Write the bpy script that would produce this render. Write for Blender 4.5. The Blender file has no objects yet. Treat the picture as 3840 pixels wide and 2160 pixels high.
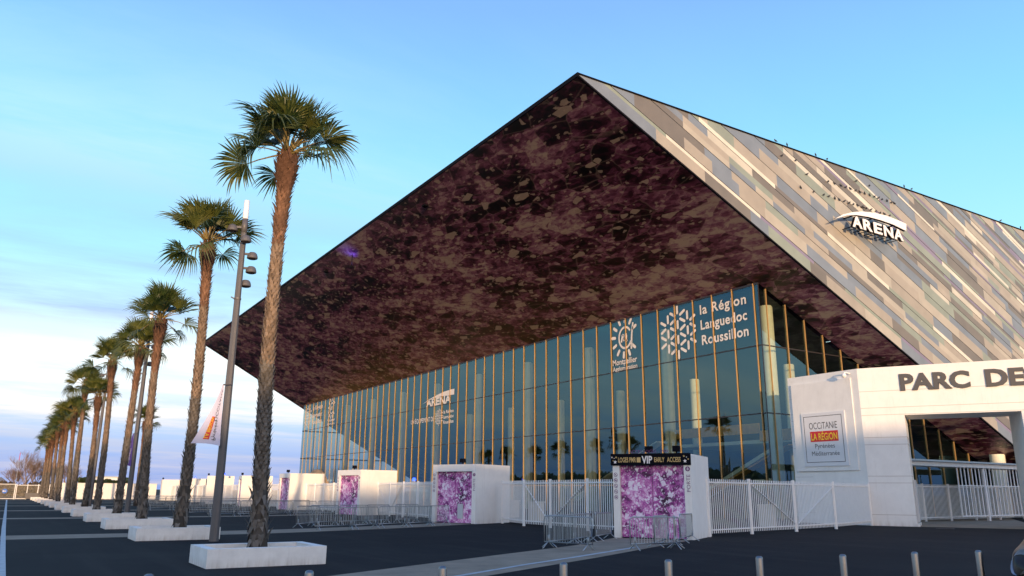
import bpy, math, random
from math import sin, cos, pi, radians, sqrt, atan2
from mathutils import Vector, Matrix
random.seed(7)
SC = bpy.context.scene
COL = SC.collection

# ------------------------------------------------------------------ camera
cd = bpy.data.cameras.new('camera'); cam = bpy.data.objects.new('camera', cd); COL.objects.link(cam)
cd.sensor_width = 36; cd.lens = 36 * 2935 / 3840; cd.clip_start = 0.1; cd.clip_end = 9000
CR = [[0.8446068128302737, 0.1408597797615377, 0.5165247856262255],
      [-0.5353378910527561, 0.20911636369248288, 0.8183420365832497],
      [0.007257694115529256, -0.9676925487372342, 0.2520286828806616]]
cam.matrix_world = Matrix(((CR[0][0], -CR[0][1], -CR[0][2], 0), (CR[1][0], -CR[1][1], -CR[1][2], 0),
                           (CR[2][0], -CR[2][1], -CR[2][2], 1.85), (0, 0, 0, 1)))
SC.camera = cam

# ------------------------------------------------------------------ world, sun, exposure
SUN_EL = 3.8; SX, SY = 0.36, 0.933          # horizontal direction the light travels in
SC.view_settings.view_transform = 'Standard'; SC.view_settings.look = 'None'
SC.view_settings.exposure = 0; SC.view_settings.gamma = 1
W = bpy.data.worlds.new('World'); SC.world = W; W.use_nodes = True
nt = W.node_tree; nt.nodes.clear(); N = nt.nodes.new; K = nt.links.new
def mth(op, a, b=None, c=None, nt_=None):
    n = (nt_ or nt).nodes.new('ShaderNodeMath'); n.operation = op
    for i, v in enumerate((a, b, c)):
        if v is None: continue
        if isinstance(v, (int, float)): n.inputs[i].default_value = v
        else: (nt_ or nt).links.new(v, n.inputs[i])
    return n.outputs[0]
def ramp(t, fac, stops, interp='LINEAR'):
    n = t.nodes.new('ShaderNodeValToRGB'); n.color_ramp.interpolation = interp
    el = n.color_ramp.elements
    while len(el) < len(stops): el.new(0.5)
    for e, (p, c) in zip(el, stops):
        e.position = p; e.color = (c if len(c) == 4 else (*c, 1))
    if fac is not None: t.links.new(fac, n.inputs[0])
    return n.outputs[0]
def mixc(t, fac, a, b, mode='MIX'):
    n = t.nodes.new('ShaderNodeMix'); n.data_type = 'RGBA'; n.blend_type = mode
    for s, v in ((n.inputs[0], fac), (n.inputs[6], a), (n.inputs[7], b)):
        if isinstance(v, (int, float)): s.default_value = v
        elif isinstance(v, tuple): s.default_value = (*v[:3], 1)
        else: t.links.new(v, s)
    return n.outputs[2]
tc = N('ShaderNodeTexCoord'); sep = N('ShaderNodeSeparateXYZ'); K(tc.outputs['Generated'], sep.inputs[0])
X_, Y_, Z_ = sep.outputs
zc = mth('MAXIMUM', Z_, 0.0)
grad = ramp(nt, zc, [(0, (.17, .30, .66)), (.035, (.19, .34, .72)), (.075, (.34, .50, .80)), (.11, (.60, .70, .84)),
                     (.16, (.60, .80, .90)), (.26, (.33, .72, .90)), (.40, (.21, .57, .86)), (.56, (.17, .38, .84)), (1, (.14, .25, .58))])
# thin streaky cloud, laid out on a plane far above the ground
den = mth('ADD', zc, 0.10)
px = mth('DIVIDE', X_, den); py = mth('DIVIDE', Y_, den)
cmb = N('ShaderNodeCombineXYZ'); K(px, cmb.inputs[0]); K(py, cmb.inputs[1])
mp = N('ShaderNodeMapping'); K(cmb.outputs[0], mp.inputs[0]); mp.inputs['Rotation'].default_value = (0, 0, .5); mp.inputs['Scale'].default_value = (.55, 1.6, 1)
n1 = N('ShaderNodeTexNoise'); K(mp.outputs[0], n1.inputs[0]); n1.inputs['Scale'].default_value = 1.1; n1.inputs['Detail'].default_value = 9; n1.inputs['Roughness'].default_value = .62; n1.inputs['Distortion'].default_value = .35
n2 = N('ShaderNodeTexNoise'); K(mp.outputs[0], n2.inputs[0]); n2.inputs['Scale'].default_value = .45; n2.inputs['Detail'].default_value = 3
low = ramp(nt, zc, [(0, (.9,)*3), (.12, (1,)*3), (.31, (.85,)*3), (.42, (.25,)*3), (.55, (.08,)*3), (1, (0,)*3)])
west = mth('SMOOTH_MIN', mth('MAXIMUM', mth('MULTIPLY_ADD', X_, -1.6, 1.35), 0.12), 1.0, .1)
cov = mth('MULTIPLY', mth('MULTIPLY', ramp(nt, n1.outputs[0], [(.38, (0,)*3), (.60, (1,)*3)]), ramp(nt, n2.outputs[0], [(.34, (.15,)*3), (.52, (1,)*3)])), mth('MULTIPLY', low, west))
cloudc = ramp(nt, zc, [(0, (.40, .44, .66)), (.05, (.33, .42, .68)), (.09, (.80, .76, .76)), (.15, (.92, .92, .90)), (.20, (.27, .40, .70)), (.30, (.27, .45, .76)), (.40, (.60, .80, .90))])
col = mixc(nt, cov, grad, cloudc)
# the pale band just above the horizon where the low sun lights the haze
gl = mth('POWER', mth('MAXIMUM', mth('ADD', mth('MULTIPLY', X_, -SX), mth('MULTIPLY', Y_, -SY)), 0), 3)
glz = mth('MULTIPLY', gl, ramp(nt, zc, [(0, (1,)*3), (.25, (.5,)*3), (.7, (0,)*3)]))
warm = mixc(nt, 1.0, col, mixc(nt, glz, (0, 0, 0), (2.7, 1.5, .62)), 'ADD')
bg = N('ShaderNodeBackground'); K(warm, bg.inputs[0]); bg.inputs[1].default_value = 1.24
sky = N('ShaderNodeTexSky'); sky.sky_type = 'NISHITA'; sky.sun_disc = False; sky.sun_elevation = radians(SUN_EL); sky.sun_rotation = atan2(-SX, -SY) % (2*pi)
bg2 = N('ShaderNodeBackground'); K(sky.outputs[0], bg2.inputs[0]); bg2.inputs[1].default_value = .05
ad = N('ShaderNodeAddShader'); K(bg.outputs[0], ad.inputs[0]); K(bg2.outputs[0], ad.inputs[1])
out = N('ShaderNodeOutputWorld'); K(ad.outputs[0], out.inputs[0])
sl = bpy.data.lights.new('sun', 'SUN'); sl.energy = 4.7; sl.color = (1, .67, .38); sl.angle = radians(.6)
so = bpy.data.objects.new('sun', sl); COL.objects.link(so)
so.rotation_euler = Vector((SX, SY, -math.tan(radians(SUN_EL)))).to_track_quat('-Z', 'Y').to_euler()

# ------------------------------------------------------------------ helpers
class MB:
    def __init__(s): s.v = []; s.f = []; s.m = []; s.c = []
    def face(s, pts, m=0, c=None):
        i = len(s.v); s.v += [tuple(p) for p in pts]; s.f.append(tuple(range(i, i+len(pts)))); s.m.append(m); s.c.append(c)
    def add(s, verts, faces, m=0, c=None):
        i = len(s.v); s.v += [tuple(p) for p in verts]
        for f in faces: s.f.append(tuple(i+k for k in f)); s.m.append(m); s.c.append(c)
    def box(s, a, b, m=0, c=None):
        x0, y0, z0 = a; x1, y1, z1 = b
        s.add([(x0,y0,z0),(x1,y0,z0),(x1,y1,z0),(x0,y1,z0),(x0,y0,z1),(x1,y0,z1),(x1,y1,z1),(x0,y1,z1)],
              [(0,3,2,1),(4,5,6,7),(0,1,5,4),(1,2,6,5),(2,3,7,6),(3,0,4,7)], m, c)
    def bar(s, p, q, w, t=None, up=(0,0,1), m=0, c=None):       # box along p-q
        t = w if t is None else t
        p, q = Vector(p), Vector(q); d = (q-p).normalized(); u = Vector(up)
        if abs(d.dot(u)) > .98: u = Vector((1, 0, 0))
        a = d.cross(u).normalized()*(w/2); b = a.cross(d).normalized()*(t/2)
        s.add([p-a-b, p+a-b, p+a+b, p-a+b, q-a-b, q+a-b, q+a+b, q-a+b],
              [(0,3,2,1),(4,5,6,7),(0,1,5,4),(1,2,6,5),(2,3,7,6),(3,0,4,7)], m, c)
    def tube(s, pts, r, n=8, m=0, cap=True, c=None):
        pts = [Vector(p) for p in pts]; rs = r if isinstance(r, (list, tuple)) else [r]*len(pts); V = []
        for i, p in enumerate(pts):
            d = (pts[min(i+1, len(pts)-1)] - pts[max(i-1, 0)]).normalized()
            u = Vector((0,0,1)) if abs(d.z) < .9 else Vector((1,0,0))
            a = d.cross(u).normalized(); b = d.cross(a)
            V += [p + (a*cos(2*pi*k/n) + b*sin(2*pi*k/n))*rs[i] for k in range(n)]
        F = [(i*n+k, i*n+(k+1) % n, (i+1)*n+(k+1) % n, (i+1)*n+k) for i in range(len(pts)-1) for k in range(n)]
        if cap: F += [tuple(range(n))[::-1], tuple((len(pts)-1)*n+k for k in range(n))]
        s.add(V, F, m, c)
    def lathe(s, prof, n=20, o=(0,0,0), m=0):
        V = [(o[0]+r*cos(2*pi*k/n), o[1]+r*sin(2*pi*k/n), o[2]+z) for r, z in prof for k in range(n)]
        F = [(i*n+k, i*n+(k+1) % n, (i+1)*n+(k+1) % n, (i+1)*n+k) for i in range(len(prof)-1) for k in range(n)]
        s.add(V, F, m)
    def prism(s, poly, z0, z1, m=0):                              # plan polygon, counter-clockwise
        n = len(poly); V = [(x, y, z0) for x, y in poly] + [(x, y, z1) for x, y in poly]
        s.add(V, [tuple(range(n))[::-1], tuple(range(n, 2*n))] + [(k, (k+1) % n, n+(k+1) % n, n+k) for k in range(n)], m)
    def slab(s, pts, o, u, v, nrm, t, m=0):                      # outline in a plane, given thickness along nrm
        o, u, v, nrm = map(Vector, (o, u, v, nrm)); n = len(pts)
        A = [o+u*x+v*y for x, y in pts]; B = [p+nrm*t for p in A]
        s.add(A+B, [tuple(range(n))[::-1], tuple(range(n, 2*n))] + [(k, (k+1) % n, n+(k+1) % n, n+k) for k in range(n)], m)
    def mesh(s, name, mats, smooth=False):
        me = bpy.data.meshes.new(name); me.from_pydata(s.v, [], s.f)
        for m in (mats if isinstance(mats, (list, tuple)) else [mats]): me.materials.append(m)
        me.polygons.foreach_set('material_index', s.m)
        if smooth: me.polygons.foreach_set('use_smooth', [True]*len(s.f))
        if any(c is not None for c in s.c):
            at = me.color_attributes.new('tint', 'FLOAT_COLOR', 'CORNER'); data = []
            for f, c in zip(s.f, s.c): data += list((*(c or (1,1,1)), 1))*len(f)
            at.data.foreach_set('color', data)
        me.update(); return me
    def build(s, name, mats, parent=None, smooth=False, recalc=False):
        me = s.mesh(name, mats, smooth)
        if recalc:
            import bmesh
            b = bmesh.new(); b.from_mesh(me); bmesh.ops.recalc_face_normals(b, faces=b.faces); b.to_mesh(me); b.free()
        o = bpy.data.objects.new(name, me); COL.objects.link(o)
        if parent: o.parent = parent
        return o
def tag(o, label, cat, group=None):
    o['label'] = label; o['category'] = cat
    if group: o['group'] = group
    return o
def thing(name, label, cat, loc=(0,0,0), rz=0, group=None):
    o = bpy.data.objects.new(name, None); COL.objects.link(o); o.location = loc; o.rotation_euler = (0,0,rz)
    return tag(o, label, cat, group)
def struct(o, kind='structure'): o['kind'] = kind; return o
def link(name, me, parent, loc=(0,0,0), rot=(0,0,0), sc=None):
    o = bpy.data.objects.new(name, me); COL.objects.link(o); o.parent = parent; o.location = loc; o.rotation_euler = rot
    if sc: o.scale = (sc,)*3
    return o
def kids(o): return [c for c in COL.objects if c.parent == o]
def dup(o, label, loc=None, rz=None, parent=None):
    c = o.copy(); COL.objects.link(c); c.parent = parent
    if label: c['label'] = label
    if loc is not None: c.location = loc
    if rz is not None: c.rotation_euler = (0, 0, rz)
    for ch in kids(o): dup(ch, None, parent=c)
    return c

# ------------------------------------------------------------------ materials
def mat(name, color, rough=.6, metal=0, var=0, vscale=3, bump=0, bscale=40, spec=.5, var2=None):
    m = bpy.data.materials.new(name); m.use_nodes = True; t = m.node_tree; p = t.nodes['Principled BSDF']
    p.inputs['Base Color'].default_value = (*color, 1); p.inputs['Roughness'].default_value = rough
    p.inputs['Metallic'].default_value = metal; p.inputs['Specular IOR Level'].default_value = spec
    tcn = t.nodes.new('ShaderNodeTexCoord')
    if var or var2:
        n = t.nodes.new('ShaderNodeTexNoise'); n.inputs['Scale'].default_value = vscale; n.inputs['Detail'].default_value = 6; n.inputs['Roughness'].default_value = .65
        t.links.new(tcn.outputs['Object'], n.inputs[0])
        a = var2 or tuple(c*(1-var) for c in color); b = color if var2 else tuple(min(1, c*(1+var*.6)) for c in color)
        t.links.new(ramp(t, n.outputs[0], [(.32, a), (.66, b)]), p.inputs['Base Color'])
    if bump:
        n = t.nodes.new('ShaderNodeTexNoise'); n.inputs['Scale'].default_value = bscale; n.inputs['Detail'].default_value = 4
        t.links.new(tcn.outputs['Object'], n.inputs[0])
        b = t.nodes.new('ShaderNodeBump'); b.inputs['Strength'].default_value = bump; b.inputs['Distance'].default_value = .02
        t.links.new(n.outputs[0], b.inputs['Height']); t.links.new(b.outputs[0], p.inputs['Normal'])
    return m
def emis(name, color, strength):
    m = mat(name, color); p = m.node_tree.nodes['Principled BSDF']
    p.inputs['Emission Color'].default_value = (*color, 1); p.inputs['Emission Strength'].default_value = strength
    return m
M = {}
M['white'] = mat('white_render', (.80, .79, .77), .7, var=.05, vscale=1.3, bump=.15)
M['white_paint'] = mat('white_painted_steel', (.78, .78, .78), .4, var=.05, vscale=4)
def weather(m, col, top=.22, amt=.55, stain=(.34, .27, .20)):
    t = m.node_tree; p = t.nodes['Principled BSDF']; l = p.inputs['Base Color'].links[0].from_socket; L = t.links.new
    tcn = t.nodes.new('ShaderNodeTexCoord'); sp = t.nodes.new('ShaderNodeSeparateXYZ'); L(tcn.outputs['Object'], sp.inputs[0])
    mpn = t.nodes.new('ShaderNodeMapping'); mpn.inputs['Scale'].default_value = (2.6, 2.6, .28); L(tcn.outputs['Object'], mpn.inputs[0])
    n = t.nodes.new('ShaderNodeTexNoise'); n.inputs['Scale'].default_value = 2.2; n.inputs['Detail'].default_value = 8; n.inputs['Roughness'].default_value = .7; L(mpn.outputs[0], n.inputs[0])
    foot = ramp(t, mth('DIVIDE', sp.outputs[2], top, nt_=t), [(0, (1,)*3), (1, (.0,)*3)])
    f = mth('MULTIPLY', mth('MULTIPLY', foot, ramp(t, n.outputs[0], [(.38, (0,)*3), (.62, (1,)*3)]), nt_=t), amt, nt_=t)
    c = mixc(t, f, l, stain)
    c = mixc(t, mth('MULTIPLY', ramp(t, n.outputs[0], [(.55, (0,)*3), (.72, (1,)*3)]), .22, nt_=t), c, (.50, .48, .45))
    L(c, p.inputs['Base Color'])
M['planter'] = mat('planter_concrete', (.80, .785, .76), .8, var=.10, vscale=2.2, bump=.4, bscale=60)
weather(M['planter'], None); weather(M['white'], None, .35, .35)
M['steel'] = mat('galvanised_steel', (.42, .45, .47), .42, .75, var=.12, vscale=9)
M['brushed'] = mat('brushed_steel', (.22, .22, .23), .32, 1.0, var=.06, vscale=25)
M['lamp_grey'] = mat('lamp_grey_paint', (.115, .11, .115), .5, .1, var=.08, vscale=3)
M['opal'] = mat('opal_plastic', (.88, .84, .82), .35)
M['black'] = mat('black_trim', (.006, .006, .010), .9, spec=.1)
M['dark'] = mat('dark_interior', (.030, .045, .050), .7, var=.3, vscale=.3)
M['gold'] = mat('bronze_gold_anodised', (.50, .30, .12), .45, .2, var=.08, vscale=1)
M['gold_dark'] = mat('dark_bronze', (.05, .045, .05), .4, .4)
M['lettering_white'] = mat('white_vinyl', (.85, .80, .78), .5)
M['lettering_dark'] = mat('anthracite_letter', (.075, .072, .075), .45)
M['sign_white'] = mat('sign_white', (.70, .71, .74), .4)
M['red'] = mat('sign_red', (.60, .03, .03), .5)
M['yellow'] = mat('sign_yellow', (.85, .62, .03), .5)
M['amber'] = mat('amber_print', (.62, .42, .16), .5)
M['purple'] = mat('print_purple', (.16, .04, .16), .5)
M['column'] = mat('column_render', (.88, .88, .76), .7, var=.06, vscale=2)
M['wood'] = mat('perforated_oak_panel', (.90, .42, .10), .5, var=.2, vscale=2)
M['bark_soil'] = mat('soil', (.07, .05, .035), .95, var=.3, bump=.6)
M['bin'] = mat('beige_plastic', (.55, .50, .42), .6)
M['flag_white'] = mat('flag_white_cloth', (.62, .60, .75), .8)
M['flag_purple'] = mat('flag_purple_cloth', (.11, .07, .32), .8)
M['blue_glow'] = emis('blue_beacon', (.03, .08, 1), 4)
M['roof'] = mat('roof_membrane', (.2, .2, .2), .8)
M['bird'] = mat('bird_feathers', (.035, .035, .04), .7)
M['car'] = mat('car_paint_bronze', (.022, .016, .012), .30, .2, spec=.5)
M['rubber'] = mat('tyre_rubber', (.02, .02, .02), .8)
M['lens'] = mat('headlight_lens', (.45, .55, .70), .08, .3, spec=.8)
M['box_grey'] = mat('cabinet_grey', (.50, .53, .57), .55, var=.05)

def asphalt():
    m = mat('asphalt', (.035, .042, .056), .9, spec=.12); t = m.node_tree; p = t.nodes['Principled BSDF']
    tcn = t.nodes.new('ShaderNodeTexCoord')
    a = t.nodes.new('ShaderNodeTexNoise'); a.inputs['Scale'].default_value = .22; a.inputs['Detail'].default_value = 7; a.inputs['Roughness'].default_value = .7
    b = t.nodes.new('ShaderNodeTexNoise'); b.inputs['Scale'].default_value = 42; b.inputs['Detail'].default_value = 3
    c = t.nodes.new('ShaderNodeTexVoronoi'); c.inputs['Scale'].default_value = 1.3
    for n in (a, b, c): t.links.new(tcn.outputs['Object'], n.inputs[0])
    base = ramp(t, a.outputs[0], [(.3, (.010, .0115, .0145)), (.5, (.014, .0155, .0185)), (.72, (.023, .0232, .0245))])
    gr = ramp(t, b.outputs[0], [(.3, (.65,)*3), (.7, (1.35,)*3)])
    base = mixc(t, 1, base, gr, 'MULTIPLY')
    mq = t.nodes.new('ShaderNodeMapping'); mq.inputs['Rotation'].default_value = (0, 0, .55); mq.inputs['Scale'].default_value = (.9, .06, 1); t.links.new(tcn.outputs['Object'], mq.inputs[0])
    tr_ = t.nodes.new('ShaderNodeTexNoise'); tr_.inputs['Scale'].default_value = 1.4; tr_.inputs['Detail'].default_value = 4; t.links.new(mq.outputs[0], tr_.inputs[0])
    base = mixc(t, mth('MULTIPLY', ramp(t, tr_.outputs[0], [(.5, (0,)*3), (.68, (1,)*3)]), .35, nt_=t), base, (.036, .034, .034))
    pt_ = t.nodes.new('ShaderNodeTexVoronoi'); pt_.distance = 'CHEBYCHEV'; pt_.inputs['Scale'].default_value = .10; t.links.new(tcn.outputs['Object'], pt_.inputs[0])
    pq = t.nodes.new('ShaderNodeSeparateColor'); t.links.new(pt_.outputs['Color'], pq.inputs[0])
    base = mixc(t, mth('MULTIPLY', mth('GREATER_THAN', pq.outputs[0], .72, nt_=t), .30, nt_=t), base, (.008, .009, .012))
    spots = ramp(t, c.outputs['Distance'], [(.022, (1,)*3), (.034, (0,)*3)])
    t.links.new(mixc(t, mth('MULTIPLY', spots, .55, nt_=t), base, (.16, .16, .16)), p.inputs['Base Color'])
    bp = t.nodes.new('ShaderNodeBump'); bp.inputs['Strength'].default_value = .5; bp.inputs['Distance'].default_value = .01
    t.links.new(b.outputs[0], bp.inputs['Height']); t.links.new(bp.outputs[0], p.inputs['Normal'])
    return m
M['asphalt'] = asphalt()
M['paving'] = mat('pale_concrete_paving', (.26, .205, .150), .85, var=.28, vscale=.8, bump=.4, bscale=50)
M['line'] = mat('white_road_paint', (.42, .45, .48), .7, var=.25, vscale=3)

def amethyst(name, s, stops, shard, shard_amt, rough, stretch=(1,1,1), warp=.35, off=0.0, dirt=None):
    m = mat(name, (.1, .05, .08), rough); t = m.node_tree; p = t.nodes['Principled BSDF']; L = t.links.new
    tcn = t.nodes.new('ShaderNodeTexCoord'); mpn = t.nodes.new('ShaderNodeMapping'); L(tcn.outputs['Object'], mpn.inputs[0])
    mpn.inputs['Scale'].default_value = tuple(s*k for k in stretch); mpn.inputs['Rotation'].default_value = (0, 0, .6)
    w = t.nodes.new('ShaderNodeTexNoise'); w.inputs['Scale'].default_value = 1.3; w.inputs['Detail'].default_value = 6; w.inputs['Roughness'].default_value = .6; L(mpn.outputs[0], w.inputs[0])
    vm = t.nodes.new('ShaderNodeVectorMath'); vm.operation = 'MULTIPLY_ADD'; L(w.outputs['Color'], vm.inputs[0]); vm.inputs[1].default_value = (warp,)*3; L(mpn.outputs[0], vm.inputs[2])
    def vor(sc, feat='F1', rnd=1.0):
        v = t.nodes.new('ShaderNodeTexVoronoi'); v.feature = feat; v.inputs['Scale'].default_value = sc; L(vm.outputs[0], v.inputs[0]); return v
    def sepr(v):
        q = t.nodes.new('ShaderNodeSeparateColor'); L(v.outputs['Color'], q.inputs[0]); return q.outputs
    def noi(sc, det, ro):
        n = t.nodes.new('ShaderNodeTexNoise'); n.inputs['Scale'].default_value = sc; n.inputs['Detail'].default_value = det; n.inputs['Roughness'].default_value = ro; L(vm.outputs[0], n.inputs[0]); return n.outputs[0]
    big, mid, sml, tiny = vor(.5), vor(1.25), vor(3.3), vor(8.0)
    fac = mth('MULTIPLY', sepr(big)[0], .16, nt_=t)
    for o, k in ((sepr(mid)[0], .22), (sepr(sml)[0], .17), (sepr(tiny)[0], .13), (noi(.22, 5, .6), .86), (noi(2.6, 9, .75), .36)):
        fac = mth('ADD', fac, mth('MULTIPLY', o, k, nt_=t), nt_=t)
    # each crystal is brighter toward one side
    fac = mth('ADD', fac, mth('MULTIPLY', mth('SUBTRACT', mid.outputs['Distance'], .35, nt_=t), .16, nt_=t), nt_=t)
    base = ramp(t, mth('ADD', mth('SUBTRACT', fac, .455, nt_=t), off, nt_=t), stops)
    e1 = vor(1.25, 'DISTANCE_TO_EDGE')
    base = mixc(t, mth('MULTIPLY', ramp(t, e1.outputs[0], [(.0, (1,)*3), (.035, (0,)*3)]), .22, nt_=t), base, shard)
    for sc, amt, op, cut in ((2.2, shard_amt, .75, .06), (3.9, shard_amt*.9, .75, .07), (9.0, shard_amt, .6, .0)):
        sv = vor(sc); ed = vor(sc, 'DISTANCE_TO_EDGE'); q = sepr(sv)
        mk = mth('MULTIPLY', mth('GREATER_THAN', q[1], 1-amt, nt_=t), mth('GREATER_THAN', ed.outputs[0], cut, nt_=t), nt_=t)
        base = mixc(t, mth('MULTIPLY', mk, op, nt_=t), base, shard)
    L(base, p.inputs['Base Color'])
    return m
M['soffit'] = amethyst('amethyst_print_soffit', .42, [(.30, (.002, .0008, .0015)), (.41, (.034, .005, .014)), (.50, (.12, .028, .062)), (.59, (.24, .085, .140)), (.66, (.34, .18, .21)), (.77, (.48, .36, .29))], (.50, .38, .29), .05, .36, stretch=(1.5, .75, 1.5), warp=.22, off=.0)
M['door_print'] = amethyst('amethyst_print_door', 2.2, [(.22, (.04, .004, .04)), (.36, (.17, .015, .15)), (.48, (.40, .07, .34)), (.60, (.60, .20, .50)), (.72, (.78, .50, .74)), (.86, (.92, .88, .96))], (.88, .84, .94), .10, .45, warp=.5)

def glass(name, tint, refl, rough=0.0):
    m = bpy.data.materials.new(name); m.use_nodes = True; t = m.node_tree; t.nodes.clear(); L = t.links.new
    tr = t.nodes.new('ShaderNodeBsdfTransparent'); tr.inputs[0].default_value = (*tint, 1)
    gl_ = t.nodes.new('ShaderNodeBsdfGlossy'); gl_.inputs[0].default_value = (*refl, 1); gl_.inputs['Roughness'].default_value = rough
    lw = t.nodes.new('ShaderNodeFresnel'); lw.inputs[0].default_value = 1.6
    f = mth('MINIMUM', mth('MULTIPLY_ADD', lw.outputs[0], 1.1, .20, nt_=t), .9, nt_=t)
    mx = t.nodes.new('ShaderNodeMixShader'); L(f, mx.inputs[0]); L(tr.outputs[0], mx.inputs[1]); L(gl_.outputs[0], mx.inputs[2])
    o = t.nodes.new('ShaderNodeOutputMaterial'); L(mx.outputs[0], o.inputs[0]); return m
M['glass'] = glass('solar_glass', (.82, .88, .80), (.215, .37, .43))

def attr_mat(name, rough, name2='tint'):
    m = mat(name, (.5,.5,.5), rough); t = m.node_tree; a = t.nodes.new('ShaderNodeAttribute'); a.attribute_name = name2
    n = t.nodes.new('ShaderNodeTexNoise'); n.inputs['Scale'].default_value = .8; n.inputs['Detail'].default_value = 6
    tcn = t.nodes.new('ShaderNodeTexCoord'); t.links.new(tcn.outputs['Object'], n.inputs[0])
    c = mixc(t, 1, a.outputs['Color'], ramp(t, n.outputs[0], [(.3, (.78,)*3), (.7, (.93,)*3)]), 'MULTIPLY')
    t.links.new(c, t.nodes['Principled BSDF'].inputs['Base Color']); return m
M['cladding'] = attr_mat('coloured_metal_cladding', .42)
def palm_bark():
    m = mat('palm_bark', (.2,.15,.1), .95); t = m.node_tree; a = t.nodes.new('ShaderNodeAttribute'); a.attribute_name = 'tint'
    t.links.new(a.outputs['Color'], t.nodes['Principled BSDF'].inputs['Base Color']); return m
M['bark'] = palm_bark()
def leaf_mat(name, c1, c2, trans=.35):
    m = bpy.data.materials.new(name); m.use_nodes = True; t = m.node_tree; p = t.nodes['Principled BSDF']; L = t.links.new
    tcn = t.nodes.new('ShaderNodeTexCoord'); n = t.nodes.new('ShaderNodeTexNoise'); n.inputs['Scale'].default_value = 3.5; L(tcn.outputs['Object'], n.inputs[0])
    oi = t.nodes.new('ShaderNodeObjectInfo')
    f = mth('ADD', mth('MULTIPLY', n.outputs[0], .7, nt_=t), mth('MULTIPLY', oi.outputs['Random'], .35, nt_=t), nt_=t)
    c = ramp(t, f, [(.3, c1), (.75, c2)]); L(c, p.inputs['Base Color']); p.inputs['Roughness'].default_value = .42
    tb = t.nodes.new('ShaderNodeBsdfTranslucent'); L(c, tb.inputs[0])
    mx = t.nodes.new('ShaderNodeMixShader'); mx.inputs[0].default_value = trans
    L(p.outputs[0], mx.inputs[1]); L(tb.outputs[0], mx.inputs[2]); L(mx.outputs[0], t.nodes['Material Output'].inputs[0]); return m
M['frond'] = leaf_mat('palm_frond', (.045, .075, .020), (.16, .165, .035))
M['petiole'] = mat('palm_petiole', (.22, .16, .05), .6)
M['foliage'] = leaf_mat('evergreen_foliage', (.018, .032, .012), (.05, .07, .025), .2)
M['twig'] = mat('bare_twigs', (.22, .155, .12), .9)
M['brush'] = leaf_mat('dry_brush', (.07, .05, .03), (.17, .12, .07), .2)

# ------------------------------------------------------------------ text
_txt = {}
def text_mesh(body, bold=0.0, spacing=1.0):
    k = (body, bold, spacing)
    if k in _txt: return _txt[k]
    cu = bpy.data.curves.new('t', 'FONT'); cu.body = body; cu.size = 1; cu.offset = bold; cu.space_character = spacing; cu.resolution_u = 3
    ob = bpy.data.objects.new('t', cu); COL.objects.link(ob); bpy.context.view_layer.update()
    me = bpy.data.meshes.new_from_object(ob.evaluated_get(bpy.context.evaluated_depsgraph_get()))
    V = [v.co.copy() for v in me.vertices]; F = [tuple(p.vertices) for p in me.polygons]
    bpy.data.objects.remove(ob); bpy.data.curves.remove(cu); bpy.data.meshes.remove(me)
    _txt[k] = (V, F); return V, F
def put_text(mb, body, o, u, v, w=None, h=None, bold=0.0, depth=0.0, nrm=None, spacing=1.0, m=0):
    """lay a word with its lower-left ink corner at o, right = u, up = v; w fits the ink width, h the cap height (0.72 em)"""
    V, F = text_mesh(body, bold, spacing)
    x0 = min(p.x for p in V); x1 = max(p.x for p in V); s = (h/.72) if h else w/(x1-x0); sx = (w/(x1-x0)) if w else s
    o, u, v = Vector(o), Vector(u), Vector(v); P = [o+u*(p.x-x0)*sx+v*p.y*s for p in V]
    if depth:
        nv = Vector(nrm)*depth; n = len(P); cnt = {}
        for f in F:
            for a, b in zip(f, f[1:]+f[:1]): cnt[(a, b)] = 1
        G = [tuple(q+n for q in f) for f in F] + [(a, b, b+n, a+n) for (a, b) in cnt if (b, a) not in cnt]
        mb.add(P+[p+nv for p in P], G, m)
    else: mb.add(P, F, m)

# ------------------------------------------------------------------ ground and markings
b = MB(); b.face([(-3000,-3000,0),(3000,-3000,0),(3000,5000,0),(-3000,5000,0)]); struct(b.build('ground', M['asphalt']))
b = MB(); z = .006
def strip(b, pts_l, pts_r, z):
    for i in range(len(pts_l)-1): b.face([(*pts_l[i], z), (*pts_r[i], z), (*pts_r[i+1], z), (*pts_l[i+1], z)])
strip(b, [(-40,35.2),(5,35.6),(10.3,36.1),(16.3,38),(19.9,39.6),(24.0,41.9)], [(-40,38.1),(5,38.6),(11.3,39.4),(17.0,41.2),(21.3,43.0),(23.0,44.2)], z)
for y in (59.8, 80.2, 102, 122, 142):
    strip(b, [(-40,y-1.1),(9,y-1.1),(16,y-.3),(22.6,y+2)], [(-40,y+1.1),(9,y+1.1),(16,y+1.9),(22.0,y+4)], z)
strip(b, [(2.0,12.1),(11.07,16.95),(15.06,19.08),(23.95,24.2)], [(-2,13.6),(6.52,17.83),(17.84,23.8),(22.2,26.9)], z)
strip(b, [(42.0,23.0),(46.9,28.3),(50.3,29.5),(74.0,33.6)], [(40,25.0),(46.3,30.2),(50.3,32.9),(74.0,35.2)], z) if False else None
b.face([(46.9,28.3,z),(50.0,22.7,z),(80,40,z),(74,40,z),(50.2,33.0,z)])
struct(b.build('paving_strips', M['paving']))
b = MB(); z = .012
strip(b, [(.22,20),(.25,27.7),(.33,45.5),(1.1,155)], [(.37,20),(.40,27.7),(.50,45.5),(1.28,155)], z)
strip(b, [(6,14.6),(11.8,17.95),(14.79,19.5),(18.9,21.75)], [(6,14.8),(11.8,18.13),(14.75,19.68),(18.85,21.95)], z)
struct(b.build('road_marking', M['line']))

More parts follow.
